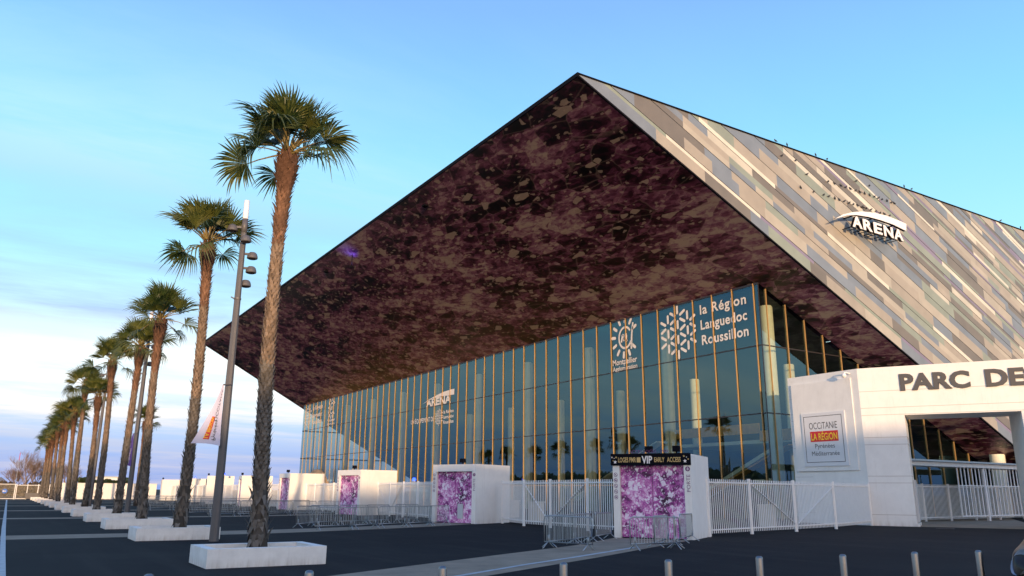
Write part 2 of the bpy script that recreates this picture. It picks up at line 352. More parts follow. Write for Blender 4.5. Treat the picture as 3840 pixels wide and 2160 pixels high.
# ------------------------------------------------------------------ the arena
KS = .45; XF = 48.0; ZT = 17.91; YR = 35.5; YG = 39.9; HR = 27.55; XP = 27.2
def zs(x): return ZT + KS*(XF-x)
arena = thing('arena_building', 'huge wedge shaped arena with purple amethyst soffit, glass front and grey striped side wall', 'arena')
XE = 118.0; XG = XF + ZT/KS
def yl(x): return 146.7 + (x-XP)*.358
b = MB()                                                          # soffit, 0.28 m under the roof edge
def sq(pts): b.face([(x, y, zs(x)) for x, y in pts])
sq([(XP,YR),(XP,yl(XP)),(XF,yl(XF)),(XF,YR)])
sq([(XF,YR),(XF,YG),(XG,YG),(XG,YR)])
sq([(XF,151.9),(XF,yl(XF)),(XG,yl(XG)),(XG,151.9)])
b.build('soffit', M['soffit'], arena)
b = MB()                                                          # roof slab, edge trims
b.box((XP-.06, YR-.06, HR-.26), (XP+.1, yl(XP), HR+.03))
b.box((XP+.1, YR-.05, HR-.08), (XE, YR+.12, HR+.03))
b.face([(XP,YR,HR),(XE,YR,HR),(XE,yl(XE),HR),(XP,yl(XP),HR)])
b.bar((XP,YR-.03,zs(XP)+.06), (XG,YR-.03,zs(XG)+.06), .12, .12)
b.bar((XP,yl(XP),zs(XP)), (XG,yl(XG),zs(XG)), .25, .25)
b.build('roof_edge', M['black'], arena)
b = MB(); b.face([(XP,YR+.1,HR+.02),(XE,YR+.1,HR+.02),(XE,yl(XE),HR+.02),(XP,yl(XP),HR+.02)]); b.build('roof', M['roof'], arena)
# side wall: slanting coloured panels over a dark backing
b = MB()
b.face([(XP,YR+.04,HR-.1),(XP,YR+.04,zs(XP)),(XG,YR+.04,0),(XE,YR+.04,0),(XE,YR+.04,HR-.1)], 1)
b.face([(XP,yl(XP),HR-.1),(XE,yl(XE),HR-.1),(XE,yl(XE),0),(XG,yl(XG),0),(XP,yl(XP),zs(XP))], 1)
b.face([(XE,YR+.04,0),(XE,yl(XE),0),(XE,yl(XE),HR-.1),(XE,YR+.04,HR-.1)], 1)
PAL = [((.395,.355,.295),.34), ((.21,.245,.295),.25), ((.19,.17,.145),.17), ((.60,.575,.49),.04), ((.28,.32,.27),.07), ((.455,.42,.35),.13)]
THIN = [((.28,.32,.26),.4), ((.25,.21,.30),.25), ((.72,.69,.59),.26), ((.19,.17,.15),.15)]
rnd = random.Random(11)
def pick(P, last):
    for _ in range(6):
        r = rnd.random()*sum(w for _, w in P)
        for c, w in P:
            r -= w
            if r <= 0: break
        if c != last: return c
    return c
def clipz(poly, lim, keep_below):
    out = []
    for i, p in enumerate(poly):
        q = poly[(i+1) % len(poly)]; a = (p[1] <= lim) == keep_below; c = (q[1] <= lim) == keep_below
        if a: out.append(p)
        if a != c:
            t = (lim-p[1])/(q[1]-p[1]); out.append((p[0]+(q[0]-p[0])*t, lim))
    return out
w = ZT + KS*XF + .16; WMAX = HR + KS*XE; TOPZ = HR-.09
nrow = 0; acc = 0
while w < WMAX:
    thin = rnd.random() < .30; dw = rnd.choice([.26, .32, .40]) if thin else rnd.choice([.42, .52, .62, .78, .95])
    gap = .05 if acc > 1.1 else .0
    if gap: acc = 0
    acc += dw
    x = (w-HR)/KS - 1 - rnd.random()*6; x = max(x, XP) if w < ZT+KS*XF+.5 else x; last = None
    while x < XE:
        ln = rnd.uniform(3.5, 9) if thin else rnd.choice([1.8, 2.6, 3.4, 4.4, 4.4, 5.5, 6.5]); c = pick(THIN if thin else PAL, last); last = c
        x1 = min(x+ln, XE)
        k = rnd.uniform(.95, 1.05)
        poly = [(x, w+gap-KS*x), (x1, w+gap-KS*x1), (x1, w+dw-KS*x1), (x, w+dw-KS*x)]
        poly = clipz(poly, TOPZ, True)
        if len(poly) > 2: poly = clipz(poly, 0.0, False)
        if len(poly) > 2: b.face([(p[0], YR, p[1]) for p in poly], 0, tuple(v*k for v in c))
        x = x1
    w += dw
b.build('side_wall', [M['cladding'], M['black']], arena)

# front glass wall
LV = [0.0, 2.5, 7.75, 12.95, ZT]
MY = [40.35 + 2.2*i for i in range(51)]
rnd = random.Random(3)
b = MB(); ys = [YG] + MY + [151.9]
for i in range(len(ys)-1):
    for j in range(4):
        e = [rnd.uniform(-.009, .009) for _ in range(4)]
        b.face([(XF+e[0],ys[i+1],LV[j]), (XF+e[1],ys[i],LV[j]), (XF+e[2],ys[i],LV[j+1]), (XF+e[3],ys[i+1],LV[j+1])])
gw = b.build('glass_wall', M['glass'], arena); gw['label'] = 'long glass front with gold fins and white lettering'
b = MB(); b.box((XF-.11, -.03, 0), (XF-.012, .03, ZT)); fin = b.mesh('mullion', M['gold'])
for y in MY: link('mullion', fin, gw, (0, y, 0))
for zt in LV[1:4]:
    b = MB(); b.box((XF-.05, YG, zt-.045), (XF-.008, 151.9, zt+.045)); b.build('transom', M['gold_dark'] if zt > 3 else M['gold'], gw)
b = MB(); b.box((XF-.06, YG, ZT-.14), (XF+.1, 151.9, ZT-.0)); b.build('head_frame', M['gold_dark'], gw)
# side glass wall under the soffit, right hand end
b = MB(); xs = [XF, 48.75] + [50.95+2.2*i for i in range(17)]
for i in range(len(xs)-1):
    for j in range(4):
        za, zb = LV[j], LV[j+1]; x0, x1 = xs[i], xs[i+1]
        t0, t1 = min(zb, zs(x0)-.05), min(zb, zs(x1)-.05)
        if t0 <= za: continue
        t1 = max(t1, za); e = rnd.uniform(-.004, .004)
        b.face([(x0,YG+e,za),(x1,YG-e,za),(x1,YG-e,t1),(x0,YG+e,t0)])
gs = b.build('glass_wall', M['glass'], arena); gs['label'] = 'shaded glass end wall under the slanting soffit'
for x in xs[1:]:
    if zs(x) > .6:
        b = MB(); b.box((x-.03, YG-.11, 0), (x+.03, YG-.012, zs(x)-.1)); b.build('mullion', M['gold'], gs)
for zt in LV[1:4]:
    b = MB(); b.box((XF, YG-.05, zt-.045), (XF+(ZT-zt)/KS, YG-.008, zt+.045)); b.build('transom', M['gold_dark'], gs)
b = MB(); b.box((XF-.03,YG-.03,0),(XF+.03,YG+.03,ZT)); b.build('corner_post', M['gold_dark'], arena)
# far end glass wall
b = MB()
for i in range(15):
    x0 = XF+2.4*i; x1 = x0+2.4; b.face([(x1,151.9,0),(x0,151.9,0),(x0,151.9,zs(x0)),(x1,151.9,zs(x1))])
ge = b.build('glass_wall', M['glass'], arena); ge['label'] = 'far end glass wall'
for i in range(1, 15):
    x = XF+2.4*i; b = MB(); b.box((x-.05,151.92,0),(x+.05,152.1,zs(x))); b.build('mullion', M['gold'], ge)
for zt in LV[1:4]:
    b = MB(); b.box((XF,151.85,zt-.12),(XF+(ZT-zt)/KS,151.88,zt+.12)); b.build('transom', M['gold_dark'], ge)
# interior: underside of the seating bowl, hall floor and back wall
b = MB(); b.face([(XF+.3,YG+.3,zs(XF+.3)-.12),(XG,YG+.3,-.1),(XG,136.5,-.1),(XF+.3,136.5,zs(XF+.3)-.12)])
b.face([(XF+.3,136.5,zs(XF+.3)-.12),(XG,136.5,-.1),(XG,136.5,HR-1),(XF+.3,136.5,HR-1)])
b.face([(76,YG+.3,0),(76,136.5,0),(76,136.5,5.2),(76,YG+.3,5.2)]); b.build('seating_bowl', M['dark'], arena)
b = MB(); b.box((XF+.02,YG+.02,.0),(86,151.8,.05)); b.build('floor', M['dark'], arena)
for i in range(10):
    y = 41.45+11.66*i; b = MB(); b.tube([(50.6,y,0),(50.6,y,zs(50.6)-.12)], .52, 20, cap=False); b.build('column', M['column'], arena, smooth=True)
for i in range(8):
    y = 45.8+11.66*i; b = MB(); b.tube([(58.4,y,0),(58.4,y,zs(58.4)-.12)], .48, 16, cap=False); b.build('column', M['column'], arena, smooth=True)
b = MB(); b.tube([(75.7,37.6,0),(75.7,37.6,zs(75.7))], .62, 24, cap=False); c = b.build('column', M['column'], arena, smooth=True)
b = MB()
b.box((54,45.9,6.85),(54.12,57,7.7)); b.box((54,41.0,6.15),(54.12,45.9,7.05)); b.bar((52.2,52.5,.9),(52.2,41.2,5.6),.1,1.0,up=(1,0,0))
b.build('balustrade', M['wood'], arena)
b = MB(); b.box((54.12,41,6.0),(66,57,6.3)); b.bar((53.0,57,6.6),(53.0,71,1.0),.12,1.1,up=(1,0,0)); b.bar((56.0,44,6.3),(56.0,56,1.0),1.6,.3); b.build('stair', M['column'], arena)

# lettering on the glass
U, V_ = (0,-1,0), (0,0,1); XL = XF-.035
def P(y, z): return (XL, y, z)
def dash(b, c, ang, ln, wd, n=(-1,0,0)):
    """a rounded bar centred at c=(y,z), angle from the right-hand direction"""
    dy, dz = cos(ang), sin(ang); py_, pz_ = -dz, dy; pts = []
    for k in range(7): t = -pi/2+pi*k/6; pts.append((ln/2-wd/2+cos(t)*wd/2, sin(t)*wd/2))
    for k in range(7): t = pi/2+pi*k/6; pts.append((-ln/2+wd/2+cos(t)*wd/2, sin(t)*wd/2))
    b.face([P(c[0]-(a*dy+e*py_), c[1]+(a*dz+e*pz_)) for a, e in pts])
def rosette(b, cy, cz, s, wd):
    for c in (-1, 0, 1):
        for r in ((-1.5,-.5,.5,1.5) if c == 0 else (-1,0,1)): dash(b, (cy-c*s*.9, cz+r*s), pi/2, s*.62, wd)
    for c, R_ in ((.5,(-1.25,-.75,-.25,.25,.75,1.25)), (-.5,(-1.25,-.75,-.25,.25,.75,1.25)), (1.5,(-.75,-.25,.25,.75)), (-1.5,(-.75,-.25,.25,.75))):
        for r in R_:
            k = (r-.25) if abs(c) < 1 else (r-.75); up_ = (abs(k-round(k)) < .01) ^ (c < 0)
            dash(b, (cy-c*s*.9, cz+r*s), radians(30 if up_ else -30), s*.62, wd)
def sunlogo(b, cy, cz, r, wd):
    for k in range(11):
        a = radians(28+k*29.5); dash(b, (cy-cos(a)*r*.84*.95, cz+sin(a)*r*.84), a, r*.36, wd)
    pts = [(cos(radians(t))*r*.44+.04*r, sin(radians(t))*r*.50-.02*r) for t in range(35, 336, 12)]
    def ribbon(q):
        for i in range(len(q)-1):
            (x0,z0),(x1,z1) = q[i], q[i+1]; l = sqrt((x1-x0)**2+(z1-z0)**2) or 1; nx, nz = -(z1-z0)/l*wd*.36, (x1-x0)/l*wd*.36
            b.face([P(cy-(x0-nx),cz+z0-nz), P(cy-(x0+nx),cz+z0+nz), P(cy-(x1+nx),cz+z1+nz), P(cy-(x1-nx),cz+z1-nz)])
    ribbon(pts); ribbon([(r*.62,r*.62),(r*.52,r*.1),(r*.46,-r*.62)])
    ribbon([(-.24*r,-.22*r),(-.14*r,.14*r),(-.06*r,.10*r),(-.05*r,-.18*r)]); ribbon([(-.05*r,-.10*r),(.08*r,.16*r),(.14*r,.08*r),(.12*r,-.20*r),(.2*r,-.14*r)])
def arc(b, y0, y1, z0, z1, thick, fn):
    n = 14; up_ = []; lo = []
    for i in range(n+1):
        t = i/n; zt = z0+(z1-z0)*(1-(1-t)**2.0); up_.append((y0+(y1-y0)*t, zt)); lo.append((y0+(y1-y0)*t, zt-thick*min(1, t*1.3)*(.35+.65*t)))
    for i in range(n): b.face([fn(*lo[i]), fn(*lo[i+1]), fn(*up_[i+1]), fn(*up_[i])])
def em(name, b, label=None):
    o = b.build(name, M['lettering_white'], gw)
    if label: o['label'] = label
def words(lst, label=None):
    for s_, y_, z_, w_, h_, bo, spc in lst:
        b = MB(); put_text(b, s_, P(y_, z_), U, V_, w=w_, h=h_, bold=bo, spacing=spc); em('word', b, label)
b = MB(); rosette(b, 48.85, 15.42, 1.32, .25); em('rosette', b, 'large white rosette of dashes')
words([('la Région', 46.15, 16.48, 5.0, .82, .022, 1.12), ('Languedoc', 46.15, 15.17, 5.0, .82, .022, 1.06), ('Roussillon', 46.10, 13.88, 5.0, .82, .022, 1.06)])
b = MB(); sunlogo(b, 55.95, 16.1, 2.0, .30); em('sun_emblem', b, 'white sun emblem with a letter m')
words([('Montpellier', 57.78, 13.58, 3.5, .55, .016, 1), ('Agglomération', 57.78, 13.02, 3.5, .42, .012, 1)])
b = MB(); arc(b, 99.4, 89.8, 13.45, 14.75, .75, P); em('arc', b)
words([('ARENA', 97.9, 13.08, 7.2, 1.0, .035, 1), ('UN ÉQUIPEMENT DE', 102.6, 11.0, 7.2, .62, .01, 1), ('la Région', 92.65, 11.76, 2.8, .42, .02, 1), ('Languedoc', 92.65, 11.1, 2.8, .42, .02, 1), ('Roussillon', 92.65, 10.42, 2.8, .42, .02, 1)])
b = MB(); rosette(b, 93.95, 11.4, .66, .13); em('rosette', b, 'small white rosette of dashes')
b = MB(); rosette(b, 148.9, 15.5, 1.2, .22); em('rosette', b, 'far white rosette of dashes')
words([('la Région', 146.3, 16.5, 5.4, .8, .02, 1), ('Languedoc', 146.3, 15.15, 5.4, .8, .02, 1), ('Roussillon', 146.3, 13.9, 5.4, .8, .02, 1)])
b = MB(); sunlogo(b, 135.95, 16.1, 1.9, .28); em('sun_emblem', b, 'far white sun emblem')
words([('Montpellier', 137.8, 13.75, 3.8, .5, .01, 1), ('Agglomération', 137.8, 13.15, 3.8, .4, .01, 1)])

# the raised ARENA sign on the striped wall
f = .983; yf = 34.4
def S(x, z): return (x*f, yf, 1.85+(z-1.85)*f)
b = MB()
for ch, x0, x1 in (('A',53.7,54.95),('R',55.1,56.3),('E',56.5,57.6),('N',57.85,59.1),('A',59.25,60.5)):
    put_text(b, ch, S(x0,22.26), (1,0,0), (0,0,1), w=(x1-x0)*f, h=.9*f, bold=.03, depth=.04, nrm=(0,-1,0), m=0)
    o = Vector(S(x0,22.26)) + Vector((0,.22,0)); put_text(b, ch, o, (1,0,0), (0,0,1), w=(x1-x0)*f, h=.9*f, bold=.03, depth=.215, nrm=(0,-1,0), m=1)
    for k in (.25,.75):
        xx = (x0+(x1-x0)*k)*f; zz = 1.85+(22.35-1.85)*f; b.bar((xx,yf+.2,zz),(xx,YR+.05,zz),.05,.05,m=1)
sign = b.build('wall_sign', [M['opal'], M['black']], arena); sign['label'] = 'raised white letters ARENA under a white arc'
top = [(51.52,22.45),(52.69,23.04),(53.94,23.47),(55.19,23.78),(56.88,24.01),(58.58,24.08),(60.3,23.99),(61.26,23.9)]
bot = [(61.1,23.25),(59.32,23.47),(57.62,23.52),(55.95,23.48),(54.31,23.31),(53.07,23.01)]
b = MB(); pts = [(S(x,z)[0], S(x,z)[2]) for x, z in top+bot][::-1]
b.slab(pts, (0,yf+.04,0), (1,0,0), (0,0,1), (0,-1,0), .05, 0); b.slab(pts, (0,yf+.24,0), (1,0,0), (0,0,1), (0,-1,0), .195, 1)
for k in (54.3, 57, 60): xx = k*f; b.bar((xx,yf+.3,22.95+(.3 if k>55 else 0)),(xx,YR+.05,22.95+(.3 if k>55 else 0)),.08,.08,m=1)
b.build('arc', [M['opal'], M['black']], sign, recalc=True)
# small blue floodlight fixed under the front of the soffit
b = MB()
for y in (60, 86, 112, 138): b.box((XP+1.2,y-.3,zs(XP+1.2)-.22),(XP+1.6,y+.3,zs(XP+1.2)-.04))
b.build('soffit_fitting', M['black'], arena)

# birds perched along two seams and the roof edge
b = MB()
b.tube([(-.15,0,.05),(-.09,0,.075),(-.03,0,.10),(.03,0,.115),(.07,0,.15),(.085,0,.185),(.11,0,.195),(.14,0,.19)], [.012,.022,.05,.055,.036,.03,.024,.004], 8)
b.bar((0,.015,0),(0,.02,.06),.008); b.bar((0,-.015,0),(0,-.02,.06),.008)
bird_me = b.mesh('bird', M['bird'], smooth=True)
rows = {24.34: [48.31,49.85,51.05,51.66,52.43,53.0,53.6,54.24,54.8,55.37,55.9,56.1,56.52,57.1,57.78,58.4,58.98,59.68],
        25.63: [49.2,51.8,52.6,53.4,54.0,54.62,55.3,55.92,56.5,57.17,57.8,58.35,58.9,59.57,60.2,60.6],
        26.5: [46.4, 48.0, 55.5, 57.3]}
seams = {24.34: 'lower', 25.63: 'upper', 26.5: 'highest'}
rb = random.Random(5)
def bird(x, y, z, label, group):
    o = bpy.data.objects.new('bird', bird_me); COL.objects.link(o); o.location = (x, y, z); o.rotation_euler = (0, 0, rb.choice((0, pi))+rb.uniform(-.6,.6)); o.scale = (1.15,)*3
    tag(o, label, 'bird', group)
for z_, xs_ in rows.items():
    for x in xs_: bird(x, YR-.09, z_, 'small dark bird perched in the %s row on the striped side wall' % seams[z_], 'birds perched on the %s row' % seams[z_])
for x in (45.9,47.2,50.6,52.0,62.5,63.6,78.5,82.3,84.2): bird(x, YR-.03, HR+.05, 'small dark bird perched on the top edge of the arena roof', 'birds on the roof edge')

# ------------------------------------------------------------------ entrance pavilions
def pictogram(o, u, v, i, r, par):
    b = MB(); c, u, v = map(Vector, (o, u, v)); n = Vector((0,-.001,0))
    for k in range(20):
        a0, a1 = 2*pi*k/20, 2*pi*(k+1)/20
        b.face([c+(u*cos(a0)+v*sin(a0))*r, c+(u*cos(a1)+v*sin(a1))*r, c+(u*cos(a1)+v*sin(a1))*r*.8, c+(u*cos(a0)+v*sin(a0))*r*.8])
    b.face([c+(u*-.62+v*.5)*r, c+(u*-.5+v*.62)*r, c+(u*.62-v*.5)*r, c+(u*.5-v*.62)*r])
    s = [(-.35,-.3,.0,.35),(-.45,-.25,.45,.25),(-.15,-.45,.3,.1),(-.4,-.1,.4,.12),(-.4,-.35,.4,.3)][i]
    b.face([c+(u*s[0]+v*s[1])*r+n, c+(u*s[2]+v*s[1])*r+n, c+(u*s[2]+v*s[3])*r+n, c+(u*s[0]+v*s[3])*r+n])
    b.build('pictogram', M['purple'], par)
def disc(b, c, u, v, r, n=24, m=0):
    c, u, v = map(Vector, (c, u, v)); b.face([c+(u*cos(2*pi*k/n)+v*sin(2*pi*k/n))*r for k in range(n)], m)
def star(b, c, u, v, r, m=0, rot=0):
    c, u, v = map(Vector, (c, u, v)); b.face([c+(u*sin(rot+pi*k/5)+v*cos(rot+pi*k/5))*(r if k % 2 == 0 else r*.45) for k in range(10)], m)
PAV = [('8',24.17,24.25,58),('7',23.9,41.74,68),('6',23.67,59.45,79),('5',23.6,77.4,89),('4',23.5,95.5,98),('3',23.4,113.6,102),('2',23.3,131,104),('1',23.2,149,105)]
PLAB = {'8': 'nearest white pavilion with a bright purple crystal door and black VIP banner',
        '7': 'white entrance pavilion with purple crystal door, second nearest, behind metal barriers',
        '6': 'third nearest white pavilion with a narrow looking darker purple door',
        '5': 'fourth white pavilion away, partly sunlit, beside the round tan panel',
        '4': 'fifth white pavilion away, sunlit, just behind the nearest palm trunk',
        '3': 'sixth white pavilion away, sunlit, under a blue beacon behind the lamp post',
        '2': 'seventh white pavilion away, sunlit, small, left of the lamp post',
        '1': 'farthest white pavilion in the row, sunlit, behind the second palm'}
PC = {}
WP, DP, HP = 3.4, 3.45, 3.45
for n_, bx, by, th in PAV:
    a = Vector((cos(radians(th)), -sin(radians(th)), 0)); d = Vector((-a.y, a.x, 0)); up = Vector((0,0,1)); B = Vector((bx, by, 0)); A = B-a*WP
    fn = -d; PC[n_] = (A, B, A+d*DP, B+d*DP)
    t = thing('entrance_pavilion', PLAB[n_], 'pavilion', tuple(A), atan2(a.y, a.x), 'white entrance pavilions along the fence')
    # local frame: x along the door front, y into the pavilion
    b = MB(); pw, lh, hh = .30, .42, HP + (.0 if n_ != '3' else .2)
    b.box((0,0,0),(pw,.5,hh)); b.box((WP-pw,0,0),(WP,.5,hh)); b.box((pw,0,hh-lh),(WP-pw,.5,hh)); b.box((0,.5,0),(.2,DP,hh)); b.box((WP-.2,.5,0),(WP,DP,hh)); b.box((.2,.5,hh-.25),(WP-.2,DP,hh-.02)); b.box((.2,DP-.2,0),(WP-.2,DP,hh-.25))
    b.build('wall', M['white'], t)
    for s in (0, 1):
        b = MB(); x0 = pw+.01+s*(WP-2*pw)/2; x1 = x0+(WP-2*pw)/2-.02; b.box((x0,.16,.03),(x1,.21,hh-lh-.01)); dr = b.build('door', M['door_print'], t)
    if n_ == '7':
        b = MB(); b.box((1.95,.10,.28),(2.35,.16,1.12)); b.build('notice_panel', M['box_grey'], t)
    u, v, nn = (1,0,0), (0,0,1), (0,-1,0)
    if n_ in '8765':
        for i in range(5): pictogram((.13,-.012,(hh-.85 if n_ == '8' else hh-.62)-i*.235), u, v, i, .085, t)
        b = MB(); disc(b, (WP-.13,-.012,hh-.62), u, v, .10); b.build('number_disc', M['purple'], t)
        b = MB(); put_text(b, 'PORTE', (WP-.045,-.012,hh-1.55), (0,0,1), (-1,0,0), w=.70, h=.16, bold=-.008); b.build('word', M['purple'], t)
        b = MB(); put_text(b, n_, (WP-.165,-.018,hh-.675), u, v, w=.075, h=.115, bold=.01); b.build('door_number', M['lettering_white'], t)
    if n_ == '8':
        b = MB(); b.box((-.06,-.06,hh-.46),(WP+.03,-.02,hh+.03)); bn = b.build('banner', M['black'], t); bn['label'] = 'black banner reading LOGES PMR VIP EARLY ACCESS'
        b = MB(); y_ = -.066
        put_text(b, 'LOGES PMR', (.28,y_,hh-.33), u, v, w=.80, h=.21, bold=.02); put_text(b, 'EARLY', (1.88,y_,hh-.33), u, v, w=.44, h=.20, bold=.02); put_text(b, 'ACCESS', (2.43,y_,hh-.33), u, v, w=.58, h=.20, bold=.02); b.build('words', M['amber'], bn); b = MB()
        b.face([(1.11,y_,hh-.34),(1.28,y_,hh-.34),(1.28,y_,hh-.13),(1.11,y_,hh-.13)])
        for sx_, sz_, r_ in ((.19,-.12,.05),(.05,-.26,.03),(3.15,-.10,.05),(3.33,-.22,.04)): star(b, (sx_,y_,hh+sz_), u, v, r_)
        b.build('stars', M['amber'], bn)
        b = MB(); put_text(b, 'VIP', (1.33,y_,hh-.38), u, v, w=.46, h=.31, bold=.03); b.build('words', M['lettering_white'], bn); b = MB()
        for sx_, sz_, r_ in ((.14,-.32,.085),(.0,-.12,.04),(.10,-.16,.025),(3.19,-.30,.085),(3.26,-.14,.03)): star(b, (sx_,y_,hh+sz_), u, v, r_)
        b.build('stars', M['lettering_white'], bn)
        b = MB(); put_text(b, 'ACCES LOGES - PMR', (.75,.03,hh+.05), u, v, w=1.75, h=.14, bold=-.008, depth=.02, nrm=nn); b.build('raised_letters', M['purple'], t)
    for fx in ((1.45, 2.65) if n_ == '8' else (2.1,)):
        fl = MB(); fl.box((fx,.02,hh+.10),(fx+.30,.26,hh+.34)); fl.bar((fx+.15,.14,hh),(fx+.15,.14,hh+.12),.05,.05); fl.build('floodlight', M['black'], t)

# ------------------------------------------------------------------ picket fences between them
def fence(pts, label, first_post=True, brace=(), h=2.5):
    """pts: posts along the run; pickets between"""
    t = thing('picket_fence', label, 'fence', (*pts[0], 0))
    O = Vector((*pts[0], 0))
    for i, p in enumerate(pts):
        q = Vector((*p, 0))-O; r = .07
        if 0 < i < len(pts)-1 or first_post:
            b = MB(); b.tube([(q.x,q.y,.0),(q.x,q.y,h+.03)], .085, 10); b.build('post', M['white_paint'], t)
    for i in range(len(pts)-1):
        a = Vector((*pts[i], 0))-O; c = Vector((*pts[i+1], 0))-O; L_ = (c-a).length; d = (c-a)/L_; b = MB()
        n = int((L_-.2)/.165)
        for k in range(n+1):
            p = a+d*(.1+k*(L_-.2)/max(n,1)); b.bar((p.x,p.y,.13),(p.x,p.y,h-.02),.025,.048,up=d)
        for z_ in (.28, h-.17): b.bar(a+d*.09+Vector((0,0,z_)), c-d*.09+Vector((0,0,z_)), .05, .06)
        b.build('picket_panel', M['white_paint'], t)
        if i in brace:
            b = MB(); s = 1 if brace[i] > 0 else -1; p0, p1 = (a+d*.15, c-d*.15) if s > 0 else (c-d*.15, a+d*.15); nrm = Vector((d.y,-d.x,0))*.06
            if nrm.dot(O+a) > 0: nrm = -nrm
            b.bar(p0+nrm+Vector((0,0,h-.25)), p1+nrm+Vector((0,0,.4)), .045, .03); b.build('brace', M['white_paint'], t)
    return t
FL = {'8': 'white picket fence with gate leaves between the VIP pavilion and the next pavilion',
      '7': 'white picket fence run behind barriers between second and third nearest pavilions',
      '6': 'white picket fence between the third and fourth nearest pavilions', '5': 'white picket fence between the fourth and fifth nearest pavilions',
      '4': 'white picket fence between the fifth and sixth nearest pavilions', '3': 'white picket fence between the sixth and seventh nearest pavilions', '2': 'white picket fence between the two farthest pavilions'}
fence([(25.95,42.0),(25.15,38.4),(25.1,35.75),(24.95,32.3),(24.9,28.9),(24.95,27.5)], FL['8'], brace={1: 1, 2: -1})
for n_, m_ in (('7','6'),('6','5'),('5','4'),('4','3'),('3','2'),('2','1')):
    A, B, D, C = PC[n_]; A2, B2, D2, C2 = PC[m_]; p = (A+D)*.5; q = (B2+C2)*.5; k = 5
    fence([tuple((p+(q-p)*(j/k))[:2]) for j in range(k+1)], FL[n_], brace={3: 1, 4: -1} if n_ == '7' else {})
fence([(26.6,25.75),(30.3,26.6),(34.44,27.34),(39.1,28.4),(45.55,30.55)], 'white picket fence with gate leaves between the VIP pavilion and the big gateway', brace={1: 1, 2: -1})

# ------------------------------------------------------------------ gateway with PARC DES EXPOSITIONS
t = thing('gateway', 'large pale gateway with dark words PARC DES EXPOSITIONS over its opening', 'gateway', (0,0,0))
G0 = Vector((45.66,30.56,0)); ga = Vector((.491,-.871,0)).normalized(); gb = Vector((-ga.y, ga.x, 0)); HG = 9.71; GD = 3.5
def gp(s, d=0, z=0): q = G0+ga*s+gb*d; return (q.x, q.y, z)
b = MB()
b.prism([(45.72,36.05),G0[:2],gp(2.46)[:2],gp(2.46,GD)[:2],(49.6,36.05)], 0, HG)
b.build('pillar', M['white'], t, recalc=True)
b = MB(); b.prism([gp(8.62)[:2],gp(12.0)[:2],gp(12.0,GD)[:2],gp(8.2,GD)[:2]], 0, HG); b.build('pillar', M['white'], t, recalc=True)
b = MB(); b.prism([gp(2.46)[:2],gp(8.62)[:2],gp(8.2,GD)[:2],gp(2.46,GD)[:2]], 6.65, HG); b.build('lintel', M['white'], t, recalc=True)
b = MB(); b.prism([gp(12)[:2],gp(24)[:2],gp(24,GD)[:2],gp(12,GD)[:2]], 5.2, HG); b.prism([gp(21)[:2],gp(24)[:2],gp(24,GD)[:2],gp(21,GD)[:2]], 0, 5.2); b.build('lintel', M['white'], t, recalc=True)
b = MB()
for z_ in (8.21, 7.16, 6.71, 5.32, 4.88, 2.96, 2.55, .66):
    w0 = 24 if z_ > 6.66 else 2.46; b.bar(gp(.01,-.004,z_), gp(w0,-.004,z_), .012, .03, up=(0,0,1)); b.bar((45.70,30.6,z_),(45.715,36.0,z_),.014,.02)
    if z_ < 6.66: b.bar(gp(8.63,-.004,z_), gp(12,-.004,z_), .012, .03); b.bar(gp(2.464,0,z_), gp(2.464,GD,z_), .014, .03)
b.build('panel_joints', mat('panel_joint', (.50,.47,.45), .8), t)
b = MB(); put_text(b, 'PARC', gp(2.4,-.03,8.2), ga, (0,0,1), w=3.85, h=1.0, bold=.042, depth=.04, nrm=-gb)
put_text(b, 'DES', gp(7.05,-.03,8.2), ga, (0,0,1), w=2.75, h=1.0, bold=.042, depth=.04, nrm=-gb)
put_text(b, 'EXPOSITIONS', gp(10.7,-.03,8.2), ga, (0,0,1), w=10.4, h=1.0, bold=.075, depth=.06, nrm=-gb)
b.build('lettering', M['lettering_dark'], t)
b = MB(); b.box((45.60,31.07,3.33),(45.70,35.72,9.18)); b.build('panel', M['white'], t)
sg = MB(); sg.box((45.54,31.70,3.63),(45.60,35.03,7.12)); sgn = sg.build('sign', M['sign_white'], t); sgn['label'] = 'square sign reading OCCITANIE LA RÉGION Pyrénées Méditerranée'
U2 = (0,-1,0); X2 = 45.533
b = MB()
for (y0,z0,y1,z1) in ((34.86,3.88,31.92,3.90),(34.86,6.88,31.92,6.88)): b.box((X2,y1,z0),(X2+.004,y0,z0+.035))
b.box((X2,31.92,3.88),(X2+.004,31.955,6.91)); b.box((X2,34.825,3.88),(X2+.004,34.86,6.91))
put_text(b, 'OCCiTANiE', (X2,34.45,6.05), U2, V_, w=2.15, h=.46, bold=-.002); put_text(b, 'Pyrénées', (X2,34.1,4.80), U2, V_, w=1.5, h=.30, bold=.0); put_text(b, 'Méditerranée', (X2,34.4,4.32), U2, V_, w=2.1, h=.30, bold=.0)
b.build('lettering', M['lettering_dark'], sgn)
b = MB(); b.face([(X2,34.42,5.22),(X2,32.28,5.22),(X2,32.28,5.90),(X2,34.42,5.90)]); b.build('red_band', M['red'], sgn)
b = MB(); put_text(b, 'LA RÉGiON', (X2-.006,34.34,5.33), U2, V_, w=1.98, h=.46, bold=.012); b.build('yellow_words', M['yellow'], sgn)
b = MB(); q0 = Vector(gp(2.47,.5)); 
def cab(d0, d1, z0, z1, s0, s1): b.prism([gp(s0,d0)[:2],gp(s1,d0)[:2],gp(s1,d1)[:2],gp(s0,d1)[:2]], z0, z1)
cab(.7,3.0,.25,2.75,2.47,2.60); cab(.8,1.8,.35,2.65,2.60,2.62); cab(1.86,2.9,.35,2.65,2.60,2.62)
b.build('cabinet', M['box_grey'], t)
